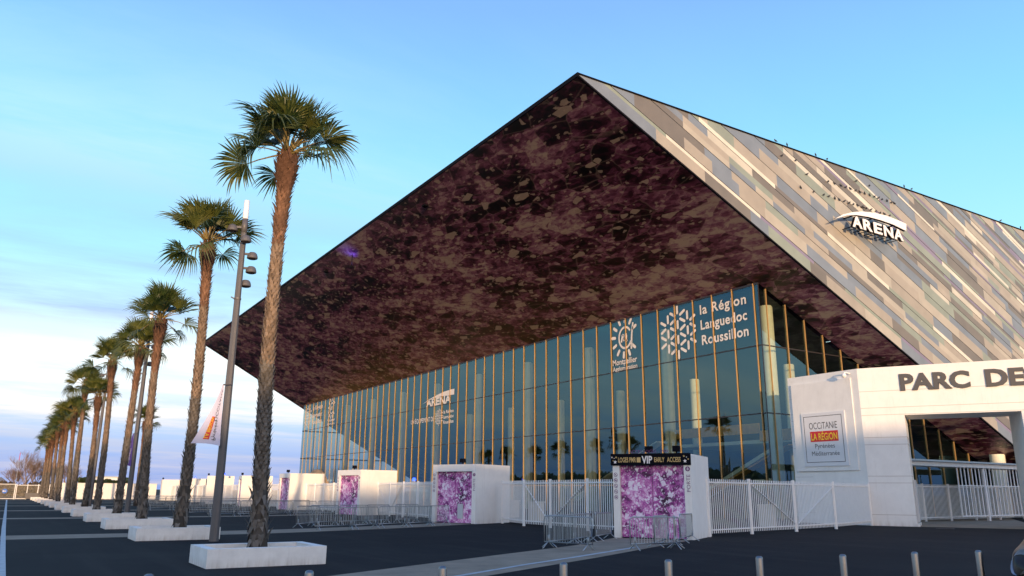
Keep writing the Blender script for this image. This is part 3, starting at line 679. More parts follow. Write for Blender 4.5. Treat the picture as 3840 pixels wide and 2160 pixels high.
b = MB(); b.prism([gp(2.40,-.06)[:2],gp(2.60,-.06)[:2],gp(2.60,GD)[:2],gp(2.40,GD)[:2]], 0, .18); b.build('plinth', M['white'], t)
c = thing('security_camera', 'white dome security camera on the top corner of the gateway', 'camera', (45.6,31.05,9.45))
b = MB(); b.tube([(0,0,0),(-.35,.10,.06),(-.42,.14,-.05)], .05, 8); b.build('arm', M['white_paint'], c)
b = MB(); b.lathe([(.001,.10),(.12,.08),(.15,0),(.15,-.06),(.11,-.15),(.001,-.2)], 16, (-.42,.14,-.12)); b.build('housing', M['white_paint'], c, smooth=True)

# fence and canopy beam seen through the gateway
fence([(53.5,32.6),(56.3,33.45),(59.9,33.6),(63.5,33.7),(67.2,33.8),(71.1,33.9),(75,34)], 'white picket fence seen through the opening of the big gateway', h=2.62)
t = thing('canopy', 'white slatted canopy with a flat roof seen through the gateway opening', 'canopy', (0,0,0))
b = MB(); b.box((52.5,32.2,3.85),(82,33.6,4.15)); b.build('beam', M['white_paint'], t)
b = MB(); b.box((52.2,32.0,4.16),(82.2,34.6,4.28)); b.build('roof', M['steel'], t)
for x in (53.2,62.8,70.5,78.5):
    b = MB(); b.box((x-.1,32.3,0),(x+.1,32.5,3.85)); b.build('post', M['white_paint'], t)
b = MB()
for i in range(42): x = 59.2+i*.5; b.box((x-.05,32.35,.3),(x+.05,32.4,3.85))
for z_ in (.35, 1.9+.6): b.box((59.2,32.33,z_),(80,32.42,z_+.07))
b.build('slats', M['white_paint'], t)

# ------------------------------------------------------------------ crowd barriers
def barrier_parts():
    L_, H_ = 2.05, 1.06; b = MB(); r = .12; z0 = .20
    pts = [(0,0,z0),(0,0,H_-r)]+[(r-r*cos(a),0,H_-r+r*sin(a)) for a in (pi/6,pi/3,pi/2)]+[(L_-r+r*sin(a),0,H_-r+r*cos(a)) for a in (pi/6,pi/3,pi/2)]+[(L_,0,z0),(0,0,z0)]
    b.tube(pts, .021, 8); fr = b.mesh('frame', M['steel'], True)
    b = MB()
    for k in range(1, 18): x = L_*k/18; b.bar((x,0,z0),(x,0,H_),.014)
    br = b.mesh('bars', M['steel'])
    b = MB(); b.tube([(0,-.30,.0),(0,-.24,.04),(0,0,.22),(0,.24,.04),(0,.30,0)], .018, 6); b.bar((0,0,.2),(0,0,.42),.03); ft = b.mesh('foot', M['steel'], True)
    return fr, br, ft, L_
BF, BB, BT, BL = barrier_parts()
def barrier(x, y, rz, label, group):
    o = thing('crowd_barrier', label, 'barrier', (x,y,0), rz, group); link('frame', BF, o); link('bars', BB, o); link('foot', BT, o, (.18,0,0)); link('foot', BT, o, (BL-.18,0,0)); return o
rbar = random.Random(2)
OR_ = ['leftmost','second','third','fourth','fifth','sixth','seventh']
def row(pts, label, group, sp=2.1, named=True):
    c = 0; tot = sum(max(1, round(sqrt((x1-x0)**2+(y1-y0)**2)/sp)) for (x0,y0),(x1,y1) in zip(pts, pts[1:]))
    for (x0,y0),(x1,y1) in zip(pts, pts[1:]):
        L_ = sqrt((x1-x0)**2+(y1-y0)**2); n = max(1, round(L_/sp)); a = atan2(y1-y0, x1-x0)
        for k in range(n):
            lb = (('rightmost' if c == tot-1 else OR_[min(c, 6)])+' '+label) if named else label; c += 1
            barrier(x0+(x1-x0)*k/n+rbar.uniform(-.03,.03), y0+(y1-y0)*k/n+rbar.uniform(-.03,.03), a+rbar.uniform(-.03,.03), lb, group)
barrier(16.1,23.3,atan2(-1.75,.5),'steel crowd barrier turned end on, left end of the VIP door queue','barriers beside the VIP door')
row([(16.2,23.3),(18.1,24.2),(20.0,25.45),(21.9,26.65)], 'steel crowd barrier in the line running to the left of the VIP door', 'barriers left of the VIP door')
barrier(17.95,20.95,radians(-6),'front steel crowd barrier standing before the purple VIP door','barriers beside the VIP door')
barrier(19.6,21.6,radians(33),'middle steel crowd barrier angled before the purple VIP door','barriers beside the VIP door')
barrier(19.95,20.9,radians(48),'steel crowd barrier leading from the front one toward the VIP door','barriers beside the VIP door')
barrier(22.2,23.0,radians(32),'steel crowd barrier at the right pillar of the VIP pavilion','barriers beside the VIP door')
g2 = 'barriers before the second nearest pavilion'
barrier(12.94,40.87,radians(38),'short looking steel barrier at the left end before the second pavilion',g2)
row([(12.95,38.0),(14.9,38.2),(16.7,39.2),(18.6,39.85),(20.4,40.7),(22.3,41.9)], 'steel crowd barrier in the front line before the second nearest pavilion', 'front line of barriers before the second pavilion')
row([(14.2,42.6),(16.1,43.4),(18.0,44.0),(20.3,45.2),(22.2,46.0)], 'steel crowd barrier in the back line before the second nearest pavilion', 'back line of barriers before the second pavilion')
row([(12.5,59.6),(14.6,59.8),(16.7,60.0),(18.8,60.3),(20.9,60.9),(22.9,61.6)], 'steel crowd barrier in the line before the third nearest pavilion', 'front line of barriers before the third pavilion')
row([(11.8,64.0),(14,64.2),(18,65.0),(22,66.2)], 'steel crowd barrier in the back line before the third pavilion', 'back line of barriers before the third pavilion')
row([(11.5,79.5),(15.5,79.8),(19.5,80.6),(23,81.8)], 'steel crowd barrier in the line before the fourth nearest pavilion', 'barriers before the fourth pavilion')
row([(12,98),(16,98.3),(20,99.2),(23,100)], 'steel crowd barrier in the line before the fifth nearest pavilion', 'barriers before the fifth pavilion')
row([(13,112),(17,112),(21,112),(23.5,112)], 'steel crowd barrier in the far line before the sixth pavilion', 'far line of barriers')
barrier(67.0,29.9,radians(12),'dark mesh crowd barrier standing inside the gateway opening','barriers at the gateway')

# ------------------------------------------------------------------ bollards
ORD = ['leftmost','second','third','fourth','fifth','sixth','seventh','eighth','rightmost']
bl = thing('bollard', 'x', 'bollard', (1.6,10.36,0), 0, 'steel bollards across the foreground')
b = MB(); b.lathe([(.057,0),(.057,.86),(.05,.885),(.03,.898),(.001,.90)], 24); b.build('tube', M['brushed'], bl, smooth=True)
b = MB(); b.lathe([(.10,0),(.10,.012),(.06,.016)], 20); b.build('base_ring', M['steel'], bl)
BP = [(1.6,10.36),(3.36,9.94),(5.07,9.69),(6.83,9.41),(8.52,9.1),(10.25,8.89),(11.83,8.52),(13.5,8.3),(14.96,7.99)]
for i, (x, y) in enumerate(BP):
    lab = '%s brushed steel bollard %sin the row along the bottom of the view' % (ORD[i], '' if i in (0, 8) else 'from the left ')
    if i == 0: bl['label'] = lab
    else: dup(bl, lab, (x, y, 0))

# ------------------------------------------------------------------ planters, palms
PY = [20.75,32.76,42.84,52.8,63.1,72.95,83,93,103,113,123,133,143,153]
pl = thing('planter', 'x', 'planter', (4.45,PY[0],0), 0, 'white concrete planters under the palms')
b = MB(); w_, d_, h_, t_ = 2.98, 2.05, .45, .24
b.box((0,0,0),(w_,t_,h_)); b.box((0,d_-t_,0),(w_,d_,h_)); b.box((0,t_,0),(t_,d_-t_,h_)); b.box((w_-t_,t_,0),(w_,d_-t_,h_)); b.build('rim', M['planter'], pl)
b = MB(); b.box((t_,t_,0),(w_-t_,d_-t_,.16)); b.build('soil', M['bark_soil'], pl)
WORD = ['nearest','second','third','fourth','fifth','sixth','seventh','eighth','ninth','tenth','eleventh','twelfth','thirteenth','farthest']
for i, y in enumerate(PY):
    lab = '%s low white concrete planter %saround a palm in the row' % (WORD[i], '' if i in (0,13) else 'from the camera ')
    if i == 0: pl['label'] = lab
    else: dup(pl, lab, (4.45, y, 0))

def frond_mesh(seed, droop, fold, dead=False):
    r = random.Random(seed); b = MB(); PL = .82 + .28*(seed > 4)
    pet = [(0,0,0),(PL*.35,0,.05),(PL*.7,0,.06),(PL,0,.0)]
    b.tube(pet, [.035,.024,.018,.014], 5, m=1)
    n = 30; span = radians(100)
    for k in range(n):
        a = -span+2*span*k/(n-1)+r.uniform(-.015,.015); L_ = (1.02-.34*abs(a/span)**2)*r.uniform(.90,1.10); da = 2*span/(n-1)
        ts = [0, .26, .56, .74, .88, 1.0]; tw = r.uniform(-.5,.5); dr = droop*r.uniform(.5,1.2)
        rowp = []
        for t_ in ts:
            rr = L_*t_; hw = rr*math.tan(da/2)*1.02 if t_ <= .56 else L_*.56*math.tan(da/2)*(1-(t_-.56)/.44)**.9+.0015
            x = PL+rr*cos(a)*(1-.1*dr*max(0,t_-.5)); y = rr*sin(a)
            z = .10*rr - dr*(max(0,t_-.34))**2*1.7*L_ + abs(sin(a))*fold*rr
            zc_ = z + hw*.55; ox, oy = -sin(a)*hw, cos(a)*hw
            tz = tw*hw*max(0,t_-.4)*2
            rowp.append([(x-ox,y-oy,z-tz),(x,y,zc_),(x+ox,y+oy,z+tz)])
        V = [p for rp in rowp for p in rp]; F = []
        for i in range(len(ts)-1):
            for j in range(2): F.append((i*3+j,i*3+j+1,(i+1)*3+j+1,(i+1)*3+j))
        b.add(V, F, 0)
    return b.mesh('frond', [M['frond'], M['petiole']])
FR = [frond_mesh(s, d, f) for s, d, f in ((1,.12,.45),(2,.3,.30),(3,.5,.45),(4,.3,.6),(5,.7,.40),(6,1.25,.25))]
def trunk_mesh(H, seed, lean):
    r = random.Random(seed); b = MB(); n = 12
    def cx(z): t = z/H; return (lean[0]*t+lean[2]*sin(pi*t), lean[1]*t+lean[3]*sin(pi*t*1.0))
    def rad(z):
        t = z/H; k = .24-.085*t; k += .07*max(0, 1-z/1.3); 
        k += .19*max(0, 1-abs((H-z)-.45)/.9)+.03*max(0, 1-abs((H-z)-1.8)/1.2)
        return k*.86
    def tint(z):
        if z < .5: c = (.085,.070,.055)
        elif H-z < 1.3: c = (.115,.058,.036)
        elif H-z < 2.8: c = (.20,.108,.068)
        else: c = (.21,.150,.108) if z > H*.45 else (.14,.122,.105)
        k = r.uniform(.65,1.3); return tuple(v*k for v in c)
    zz = [i*H/40 for i in range(41)]
    V = []; 
    for z in zz:
        x, y = cx(z); V += [(x+cos(2*pi*k/n)*rad(z), y+sin(2*pi*k/n)*rad(z), z) for k in range(n)]
    for i in range(40):
        c = tint(zz[i]); c = tuple(v*.5 for v in c)
        b.add([V[i*n+k] for k in range(n)]+[V[(i+1)*n+k] for k in range(n)], [(k,(k+1)%n,n+(k+1)%n,n+k) for k in range(n)], 0, c)
    z = .55; j = 0
    while z < H-.05:
        x, y = cx(z); R_ = rad(z); nb = 9; top_ = H-z < 2.4; lowp = z < 1.9
        for k in range(nb):
            if lowp and r.random() < .25: continue
            a = 2*pi*(k+.5*(j % 2)+r.uniform(-.15,.15))/nb+j*.13; hw = R_*.40*r.uniform(.8,1.15)
            ln = r.uniform(.20,.30)*(1.35 if lowp else 1); out_ = r.uniform(.02,.085) + (.06 if top_ else 0) + (r.uniform(0,.10) if lowp or r.random() < .06 else 0)
            ca, sa = cos(a), sin(a); tx, ty = -sa, ca
            s = -1 if lowp and r.random() < .45 else 1
            def q(w, h, o): return (x+ca*(R_+o)+tx*w, y+sa*(R_+o)+ty*w, z+h*s)
            tip = r.uniform(-.05,.05)
            VV = [q(-hw,0,-.012), q(hw,0,-.012), q(hw*.62,ln*.55,out_*.45), q(-hw*.62,ln*.55,out_*.45), q(tip,ln,out_+.015), q(0,ln*.25,.03)]
            b.add(VV, [(0,1,5),(1,2,5),(2,3,5),(3,0,5),(3,2,4)], 0, tint(z))
        z += .125 if not top_ else .10; j += 1
    return b.mesh('trunk', M['bark']), cx(H)
def palm(x, y, H, seed, label, lean=(0,0,0,0), nf=34, scale=1.0):
    r = random.Random(seed*13+1); t = thing('palm_tree', label, 'palm tree', (x,y,.05), 0, 'fan palms in the row')
    me, (tx, ty) = trunk_mesh(H, seed, lean); link('trunk', me, t)
    b = MB()
    for k in range(60):                                           # dead stubs and fibre under the crown
        a = r.uniform(0,2*pi); z = r.uniform(-.55,.05); o = r.uniform(.18,.26); b.tube([(tx+cos(a)*.14,ty+sin(a)*.14,H+z-.1),(tx+cos(a)*o,ty+sin(a)*o,H+z+.1),(tx+cos(a)*(o+.12),ty+sin(a)*(o+.12),H+z+r.uniform(-.12,.2))],[.03,.022,.006],4,c=(.20,.10,.045))
    b.build('boots', M['bark'], t)
    for k in range(nf):
        u_ = (k+.5)/nf; el = radians(80-72*u_**.85-(30 if k >= nf-4 else 0))+r.uniform(-.22,.22); az = k*2.39996+r.uniform(-.4,.4)
        v_ = FR[min(5, int(u_*4.2+r.uniform(0,1.6)))]; o = bpy.data.objects.new('frond', v_); COL.objects.link(o); o.parent = t
        o.location = (tx+cos(az)*.08, ty+sin(az)*.08, H+.05+.25*(1-u_)); o.rotation_euler = (r.choice((-1,1))*r.uniform(.1,.8), -el, az); s = scale*r.uniform(.85,1.12); o.scale = (s,s,s)
PAL_ = [(6.0,21.95,11.45,'tallest nearest palm tree in front of the purple soffit',(-.12,-.05,-.12,.1),1.0),
        (6.05,33.4,11.75,'second palm from the camera, crown behind the first lamp post',(-.1,0,.12,0),1.05),
        (6.1,43.5,10.3,'third palm from the camera, crown meeting the left tip of the roof height',(-.25,0,-.1,0),1.0),
        (6.1,53.6,10.4,'fourth palm from the camera, right beside the second lamp post',(.15,0,0,.1),1.0),
        (6.0,64.7,10.9,'fifth palm from the camera, standing clear left of the second lamp',(-.25,0,.1,0),1.0),
        (6.0,74.3,9.2,'sixth palm from the camera, rusty brown under its crown, beside the third lamp',(-.1,0,.1,0),.95),
        (5.8,84.2,11.2,'seventh palm from the camera, taller crown left of the third lamp',(-.3,0,0,0),1.05),
        (6.0,94.3,9.4,'eighth palm from the camera, reddish crown base in the far group',(-.5,0,0,0),1.0),
        (5.7,104.2,9.3,'ninth palm from the camera, in the far group of thick trunks',(-.2,0,0,0),1.0),
        (5.9,114,9.4,'tenth palm from the camera, in the far group of thick trunks',(-.3,0,0,0),1.05),
        (6.0,125,9.5,'eleventh palm from the camera, near the far end of the row',(-.4,0,0,0),1.05),
        (5.8,134,8.9,'twelfth palm from the camera, third from the far end',(-.2,0,0,0),1.1),
        (5.8,144,9.0,'thirteenth palm from the camera, next to last in the row',(-.1,0,0,0),1.1),
        (5.8,154,8.7,'last palm at the far left end of the row',(0,0,0,0),1.1)]
for i, (x, y, H, lab, ln, s) in enumerate(PAL_): palm(x, y, H, i+1, lab, ln, nf=[34,31,30,32,31][i % 5], scale=s*1.0)
palm(12.9,98,9.2,40,'palm standing behind the fifth palm, only its drooping crown showing on the right',(0,0,0,0),20,1.0)

# ------------------------------------------------------------------ lamp posts and banners
def lamp(x, y, label, heads=5):
    t = thing('lamp_post', label, 'lamp post', (x,y,0), 0, 'grey lamp posts between the palms')
    b = MB(); H = 12.6
    prof = [(1,.35),(1,-.35),(.35,-1),(-.35,-1),(-1,-.35),(-1,.35),(-.35,1),(.35,1)]
    V = [(px_*r, py_*r, z) for z, r in ((0,.165),(.3,.16),(6,.135),(H,.10)) for px_, py_ in prof]
    b.add(V, [(i*8+(k+1)%8, i*8+k, (i+1)*8+k, (i+1)*8+(k+1)%8) for i in range(3) for k in range(8)], 0); b.build('pole', M['lamp_grey'], t)
    b = MB(); b.tube([(0,0,H-.02),(0,0,H+.05),(0,0,13.4)], .11, 16); b.build('diffuser', M['opal'], t, smooth=True)
    b = MB(); b.tube([(0,0,H-.6),(0,0,H)], .118, 16); b.build('collar', M['lamp_grey'], t, smooth=True)
    for z, dx, dy in ((12.2,-.42,.22),(11.65,.02,-.36),(11.1,.42,.0),(10.5,.42,.0),(9.95,.30,.18))[:heads]:
        b = MB(); b.lathe([(.001,.13),(.12,.13),(.17,.08),(.205,-.02),(.215,-.10),(.205,-.125)], 20, (dx,dy,z)); b.bar((0,0,z+.02),(dx*.8,dy*.8,z+.05),.09,.08)
        h = b.build('lamp_head', M['lamp_grey'], t, smooth=False); b = MB(); b.lathe([(.20,-.12),(.15,-.15),(.001,-.17)], 20, (dx,dy,z)); b.build('lens', M['gold_dark'], h)
    b = MB(); b.tube([(0,0,9.2),(0,0,9.26)], .145, 12); b.bar((-.14,0,9.23),(-.26,0,9.28),.04); b.build('clamp', M['lamp_grey'], t)
    return t
lamp(6.95,31.55,'nearest grey lamp post with five spotlight heads right of the second palm')
lamp(7.0,56.6,'second grey lamp post from the camera, holding the purple banner')
lamp(7.05,82.4,'third grey lamp post from the camera, thin, beside the fifth palm')
lamp(7.0,107,'farthest grey lamp post, almost hidden among the far palm trunks')
def flag(x, y, ztop, zbot, w, m, label, kind):
    t = thing('banner', label, 'banner', (x,y,0), 0, 'banners on the lamp posts')
    b = MB(); b.tube([(.30,0,ztop+.05),(-.02,0,ztop+.0)], .03, 6); b.build('bracket', M['lamp_grey'], t)
    b = MB(); n = 12; V = []
    def pt(s, k):                                                  # s from top to bottom, k across from the post side
        hw = .07+(w-.07)*s**1.25; xr = -.02+.10*sin(s*2.2)*.0+(.16*(1-s)**2*-.2)+.0; x0 = .02-.0*s; xx = x0+.06*s-hw*k-.10*s*(1-k)*0-.06*s*k
        return (xx, .14*sin(k*4+s*3)*s*.6-.02*k, ztop+(zbot-ztop)*s+.05*k*s*k+.05*sin(k*3)*s)
    for i in range(n+1):
        for j in range(7): V.append(pt(i/n, j/6))
    b.add(V, [(i*7+j, i*7+j+1, (i+1)*7+j+1, (i+1)*7+j) for i in range(n) for j in range(6)], 0)
    cl = b.build('cloth', m, t, smooth=True)
    def onflag(body, s0, s1, k0, k1, mt, name, bold=0):
        V2, F2 = text_mesh(body, bold); x0 = min(p.x for p in V2); x1 = max(p.x for p in V2); z0 = 0; z1 = max(p.y for p in V2)
        bb = MB(); bb.add([tuple(Vector(pt(s1+(s0-s1)*(p.x-x0)/(x1-x0), k0+(k1-k0)*(1-(p.y-z0)/(z1-z0))))+Vector((0,-.02,0))) for p in V2], F2, 0); bb.build(name, mt, cl)
    if kind == 'o':
        onflag('OCCiTANiE', .08, .62, .30, .50, M['lettering_dark'], 'lettering')
        bb = MB(); rr = [(.55+.38*i/6, .46+.22*j/3) for i in range(7) for j in range(4)]
        bb.add([tuple(Vector(pt(s, k))+Vector((0,-.012,0))) for s, k in rr], [(i*4+j,i*4+j+1,(i+1)*4+j+1,(i+1)*4+j) for i in range(6) for j in range(3)], 0); bb.build('red_band', M['red'], cl)
        onflag('LA RÉGiON', .57, .91, .46, .68, M['yellow'], 'yellow_words', .01); onflag('Pyrénées', .60, .93, .20, .36, M['lettering_dark'], 'lettering')
    else:
        onflag('montpellier', .30, .95, .50, .72, M['lettering_white'], 'lettering'); onflag('métropole', .45, .93, .2, .4, M['lettering_white'], 'lettering')
flag(6.70,31.3,5.75,3.45,.98,M['flag_white'],'white curled banner with red LA RÉGION block on the nearest lamp post','o')
flag(6.80,56.4,5.3,3.25,.62,M['flag_purple'],'purple banner hanging on the second lamp post','m')
flag(6.86,82.2,4.9,3.2,.5,M['flag_white'],'small white banner with red block on the third lamp post','o')

# ------------------------------------------------------------------ things behind the fence
for i, (x, y) in enumerate(((38.6,32.6),(33.0,52.0),(30.5,45.0))):
    t = thing('litter_bin', ['beige litter bin behind the fence right of the VIP pavilion','beige litter bin behind the fence between the first two pavilions, farther one','beige litter bin behind the fence between the first two pavilions, nearer one'][i], 'bin', (x,y,0), .3, 'beige bins behind the fence')
    b = MB(); b.prism([(-.36,-.36),(.36,-.36),(.40,.40),(-.40,.40)],0,1.15); b.build('body', M['bin'], t); b = MB(); b.box((-.42,-.42,1.15),(.42,.44,1.24)); b.build('lid', M['bin'], t)
t = thing('curved_screen', 'round topped tan screen in front of the far glass wall', 'screen', (0,0,0))
b = MB(); pts = [(cos(radians(a))*6.5, sin(radians(a))*5.2) for a in range(0,181,9)]
b.slab([(-p[0],p[1]) for p in pts], (43.5,128,0), (0,1,0), (0,0,1), (-1,0,0), .25); b.build('panel', mat('tan_panel', (.50,.33,.20), .7, var=.1), t, recalc=True)
BLT = ['blue beacon light on the fence post between second and third pavilions','blue beacon light on the roof of the sixth pavilion','blue beacon light on the roof of the seventh pavilion']
for i, (x, y, z) in enumerate(((25.3,53.2,2.5),(24.6,109.0,3.66),(24.4,126.8,3.47))):
    t = thing('beacon_light', BLT[i], 'beacon', (x,y,z), 0, 'blue beacons along the fence')
    b = MB(); b.lathe([(.14,0),(.14,.08)],12); b.build('base', M['steel'], t); b = MB(); b.lathe([(.13,.08),(.14,.17),(.10,.27),(.001,.30)],12); b.build('dome', M['blue_glow'], t, smooth=True)

# violet stage lamp left burning under the roof edge
t = thing('stage_lamp', 'small lamp under the roof edge casting a blue violet patch on the soffit', 'lamp', (28.6,77.7,zs(28.6)-1.5))
b = MB(); b.tube([(0,0,1.45),(0,0,.2)], .04, 8); b.build('stem', M['black'], t)
b = MB(); b.lathe([(.001,-.12),(.14,-.10),(.16,.05),(.12,.14),(.001,.16)], 16); b.build('housing', M['black'], t)
ll = bpy.data.lights.new('lamp_light', 'SPOT'); ll.energy = 200; ll.color = (.12,.06,1); ll.spot_size = radians(120); ll.spot_blend = 1; ll.shadow_soft_size = .2
lo = bpy.data.objects.new('lamp_light', ll); COL.objects.link(lo); lo.parent = t; lo.location = (.1,0,.30); lo.rotation_euler = (radians(0), radians(180-30), 0)

# ------------------------------------------------------------------ car at the right edge
t = thing('parked_car', 'dark bronze car at the right edge, only its headlight and bumper showing', 'car', (0,0,0)); CARM = True
def carm():
    # body cross-sections along x (0 = nose), half width and profile heights
    S_ = [(0.0,.62,.30,.60,.60,0),(.08,.74,.24,.80,.80,0),(.35,.83,.20,.93,.95,0),(1.0,.86,.20,1.00,1.06,0),(1.5,.87,.20,1.03,1.45,1),(2.0,.87,.20,1.05,1.58,1),(3.0,.87,.20,1.05,1.60,1),(3.6,.85,.22,1.05,1.52,1),(3.95,.80,.28,1.0,1.15,1),(4.05,.70,.4,.9,.95,0)]
    b = MB(); ring = []
    for x, hw, zb, zbelt, zt_, cab_ in S_:
        tw_ = hw*.78 if zt_ > 1.2 else hw*.86
        pts = [(hw*.9,zb),(hw,zb+.18),(hw*1.0,(zb+zbelt)/2+.08),(hw*.96,zbelt),(tw_,zt_-.06 if zt_ > zbelt+.1 else zbelt+.01),(tw_*.75,zt_),(0,zt_+.03)]
        full = [(x,p[0],p[1]) for p in pts]+[(x,-p[0],p[1]) for p in pts[:-1][::-1]]
        ring.append(full)
    n = len(ring[0]); V = [p for r_ in ring for p in r_]
    F = [(i*n+k, i*n+k+1, (i+1)*n+k+1, (i+1)*n+k) for i in range(len(ring)-1) for k in range(n-1)]
    F += [(i*n+n-1, i*n, (i+1)*n, (i+1)*n+n-1) for i in range(len(ring)-1)]; F += [tuple(range(n))[::-1], tuple((len(ring)-1)*n+k for k in range(n))]
    b.add(V, F, 0); o = b.build('body', M['car'], t, smooth=True, recalc=True)
    sm = o.modifiers.new('s', 'SUBSURF'); sm.levels = 2; sm.render_levels = 2
    for s in (-1, 1):
        b = MB(); b.lathe([(.001,-.05),(.10,-.045),(.155,-.02),(.175,.02)],20); lm = b.build('headlight', M['lens'], t, smooth=True); lm.location = (.10,s*.60,.74); lm.rotation_euler = (0,-1.05,-s*.5); lm.scale = (1.35,1.0,1.6); lm.rotation_euler = (0, radians(-62), radians(-s*34)); 
        b = MB(); b.lathe([(.07,-.075),(.11,-.055),(.001,-.09)],16); q = b.build('reflector', M['brushed'], lm)
        for x in (.80, 3.3):
            w2 = MB(); w2.tube([(x,s*.66,.31),(x,s*.86,.31)], .31, 24); wh = w2.build('wheel', M['rubber'], t); w3 = MB(); w3.tube([(x,s*.80,.31),(x,s*.868,.31)], .19, 16); w3.build('rim', M['brushed'], wh)
    b = MB(); b.box((-.03,-.50,.34),(.06,.50,.50)); b.build('grille', M['black'], t)
    b = MB(); b.box((-.05,-.68,.20),(.10,.68,.30)); b.build('bumper', M['rubber'], t)
carm(); t.rotation_euler = (0,0,radians(12)); t.location = (14.85,6.62,0); t.scale = (1,1,1)

# ------------------------------------------------------------------ far end of the car park
for i, (x0, x1) in enumerate(((-8,2.2),(2.4,7.3))):
    t = thing('mesh_gate' if i == 0 else 'mesh_fence', ['pale mesh gate with a blue arrow disc at the far left','pale mesh fence closing the far end right of the mesh gate'][i], ['gate','fence'][i], (x0,162,0))
    b = MB(); L_ = x1-x0
    for z_ in ((.1,2.5) if i == 0 else (.1,2.35)): b.bar((0,0,z_),(L_,0,z_),.09,.09)
    for x in ([0,L_] if i == 0 else [0,1.6,3.2,L_]): b.bar((x,0,0),(x,0,2.55),.12,.12)
    b.build('frame', M['white_paint'], t)
    b = MB()
    for k in range(int(L_/.12)): b.bar((k*.12,.02,.1),(k*.12,.02,2.4),.02)
    for k in range(12): b.bar((0,.03,.2+k*.2),(L_,.03,.2+k*.2),.02)
    b.build('mesh', mat('mesh_wire', (.42,.38,.30), .6), t)
    if i == 0:
        b = MB(); b.tube([(8.75,-.08,1.35),(8.75,-.12,1.35)], .40, 20); ds = b.build('sign', mat('sign_blue', (.05,.16,.55), .5), t); b = MB(); b.box((8.55,-.135,1.30),(8.95,-.125,1.40)); b.face([(8.4,-.13,1.35),(8.6,-.13,1.2),(8.6,-.13,1.5)]); b.build('arrow', M['sign_white'], ds)
t = thing('container', 'dark grey skip container in front of the far mesh fence', 'container', (3.9,160.5,0))
b = MB(); b.add([(0,0,.1),(3.0,0,.1),(3.2,0,1.05),(-.2,0,1.05),(0,1.4,.1),(3.0,1.4,.1),(3.2,1.4,1.05),(-.2,1.4,1.05)],[(0,1,2,3),(5,4,7,6),(1,5,6,2),(4,0,3,7),(3,2,6,7)]); b.build('body', M['lamp_grey'], t)
b = MB(); [b.bar((x,-.03,.1),(x,-.03,1.02),.08,.05) for x in (.3,1,1.7,2.4,2.9)]; b.build('ribs', M['lamp_grey'], t)
t = thing('boundary_wall', 'long white boundary wall beyond the last palms, sunlit', 'wall', (0,0,0))
b = MB(); b.box((7.6,165,0),(9.5,165.3,2.75)); b.box((9.5,165,0),(25,165.3,2.75)); b.box((7.5,164.9,2.75),(25.1,165.4,2.85)); b.build('wall', M['white'], t)
t = thing('warehouse', 'low white flat building far behind the hedge', 'building', (19,214,0))
b = MB(); b.box((0,0,0),(6,14,4.5)); b.build('wall', M['white'], t); b = MB(); b.box((-.15,-.15,4.5),(6.15,14.1,4.7)); b.build('roof', M['steel'], t)
t = thing('low_building', 'low tan building behind the mesh gate at the far left', 'building', (-20,236,0))
b = MB(); b.box((0,0,0),(21,14,3.3)); b.build('wall', mat('tan_render', (.38,.30,.23), .8, var=.2), t); b = MB(); b.add([(-.4,-.4,3.3),(21.4,-.4,3.3),(21.4,14.4,3.3),(-.4,14.4,3.3),(1,7,4.5),(20,7,4.5)],[(0,1,5,4),(2,3,4,5),(1,2,5),(3,0,4)]); b.build('roof', mat('dull_tiles', (.30,.24,.20), .9), t)
t = thing('radio_mast', 'thin red and white mast beyond the bare trees', 'mast', (2.9,222,0))
b = MB(); b.tube([(0,0,0),(0,0,10)], .05, 6); b.build('pole', M['steel'], t); b = MB(); b.tube([(0,0,8.2),(0,0,10)], .07, 6); b.build('top_section', M['red'], t)

def bare_tree(x, y, H, seed, label):
    r = random.Random(seed); t = thing('bare_tree', label, 'tree', (x,y,0), 0, 'bare trees beyond the car park')
    tr = MB(); tr.tube([(0,0,0),(.1,0,H*.2),(.05,.1,H*.4)], [.28,.22,.16], 7); tr.build('trunk', M['twig'], t); b = MB()
    def br(p, d, l, rad_, dep):
        q = p+d*l; b.tube([p, (p+q)/2+Vector((r.uniform(-.1,.1),r.uniform(-.1,.1),0))*l*.3, q], [rad_, rad_*.8, rad_*.55], 3 if dep > 1 else 5, cap=False)
        if dep >= 4: return
        for _ in range(4):
            nd = (d+Vector((r.uniform(-.75,.75),r.uniform(-.75,.75),r.uniform(-.05,.7)))).normalized(); br(p+d*l*r.uniform(.5,1), nd, l*r.uniform(.55,.8), rad_*.55, dep+1)
    for k in range(8):
        a = k*2.4; br(Vector((.05,.05,H*(.15+.03*k))), Vector((cos(a)*.6,sin(a)*.6,1.0)).normalized(), H*.30, .10, 0)
    b.build('crown', M['twig'], t)
bare_tree(5.1,230,10.6,1,'tallest bare tree left of the palm row'); bare_tree(10.2,238,9.3,2,'bare tree close beside the last palms'); bare_tree(14.8,240,8.8,3,'bare tree hidden between the far palm trunks'); bare_tree(7.4,236,8.6,6,'smaller bare tree between the two bare trees left of the palms'); bare_tree(2.8,240,7.4,7,'lowest bare tree at the left end, above the mesh gate')
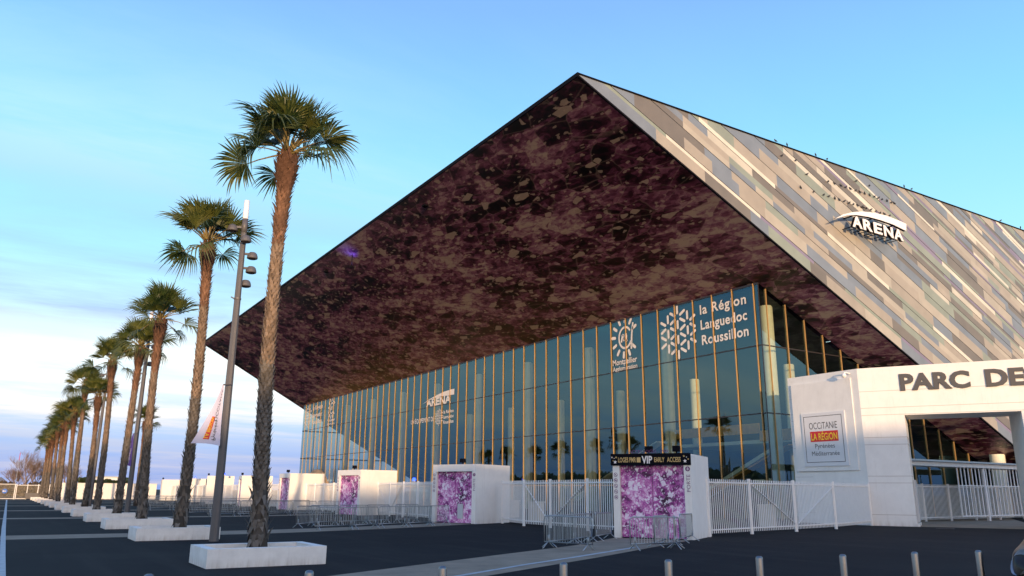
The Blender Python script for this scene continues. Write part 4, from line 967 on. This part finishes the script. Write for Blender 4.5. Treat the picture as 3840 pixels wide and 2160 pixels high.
def leafy(name, x0, x1, y0, y1, h0, h1, n, seed, kind, label, cat, size=.35):
    r = random.Random(seed); b = MB()
    for _ in range(n):
        x, y = r.uniform(x0,x1), r.uniform(y0,y1); top_ = h0+(h1-h0)*(.5+.5*sin(x*.9+y*.31+seed)*cos(x*.37)); z = top_*r.random()**.55
        s = size*r.uniform(.6,1.5); a = r.uniform(0,6.28); e = r.uniform(-1,1); u_ = Vector((cos(a),sin(a),e*.5)).normalized()*s; v_ = Vector((-sin(a)*e,cos(a)*e,1)).normalized()*s
        c = Vector((x,y,max(z,s*.3))); b.face([c-u_,c-v_*.6,c+u_,c+v_])
    o = b.build(name, M['brush' if name == 'brushwood' else 'foliage'], None); o['kind'] = kind
    if kind == 'thing': tag(o, label, cat)
    return o
h_ = leafy('hedge', 15.3,26,212.2,214.2,3.3,4.1,2600,3,'thing','dark green hedge above the white boundary wall','hedge',.45); del h_['kind']
leafy('brushwood', -22,16,226,250,1.2,3.2,5000,4,'stuff','','',.5)
# wood on the skyline left of the car park, out of the photograph but mirrored in the glass
leafy('distant_wood', -260,-190,-60,520,7,13,16000,9,'stuff','','',2.4)

t = thing('drain_cover', 'dark drain grate in the asphalt before the gateway opening', 'drain', (45.4,25.9,.014), radians(-60))
b = MB(); b.box((-.45,-.3,0),(.45,.3,.012)); b.build('frame', M['lamp_grey'], t)
b = MB(); [b.box((-.4+k*.1,-.26,.012),(-.36+k*.1,.26,.02)) for k in range(8)]; b.build('grate', M['black'], t)

# ------------------------------------------------------------------ unseen blocks added behind camera, stepped to throw the long shade across the forecourt
S_ = Vector((SX, SY, 0)); T_ = Vector((SY, -SX, 0)); O_ = S_*-100
HT = [(-130,-42,15.0),(-42,-24,14.8),(-24,-14,15.4),(-14,-6.5,13.8),(-6.5,4.5,12.7),(4.5,27,13.5),(27,75,15.2)]
LB = ['grey hall','grey hall','stone hall','stone hall','low hall','brick hall','grey hall']
for i, (a, c, h) in enumerate(HT):
    t = thing('shade_caster', '%s flat roofed block behind the camera, added for its shade' % ['leftmost tall','second tall','third, highest','fourth, medium','lowest','long','rightmost long tall'][i], 'building', tuple(O_+T_*a), atan2(T_.y, T_.x), 'unseen shade casters behind the camera')
    L_ = c-a; b = MB(); b.box((0,-12,0),(L_,0,h)); b.build('wall', mat('caster_render_%d' % i, (.30,.28,.26), .8, var=.15), t)
    b = MB(); b.box((.05,-12.05,h),(L_-.05,.05,h+.12)); b.build('parapet', M['steel'], t)
    for k in range(int(L_/5)):
        b = MB(); b.box((1.2+k*5,.0,1),(4.2+k*5,.05,3.6)); b.build('window', M['gold_dark'], t)
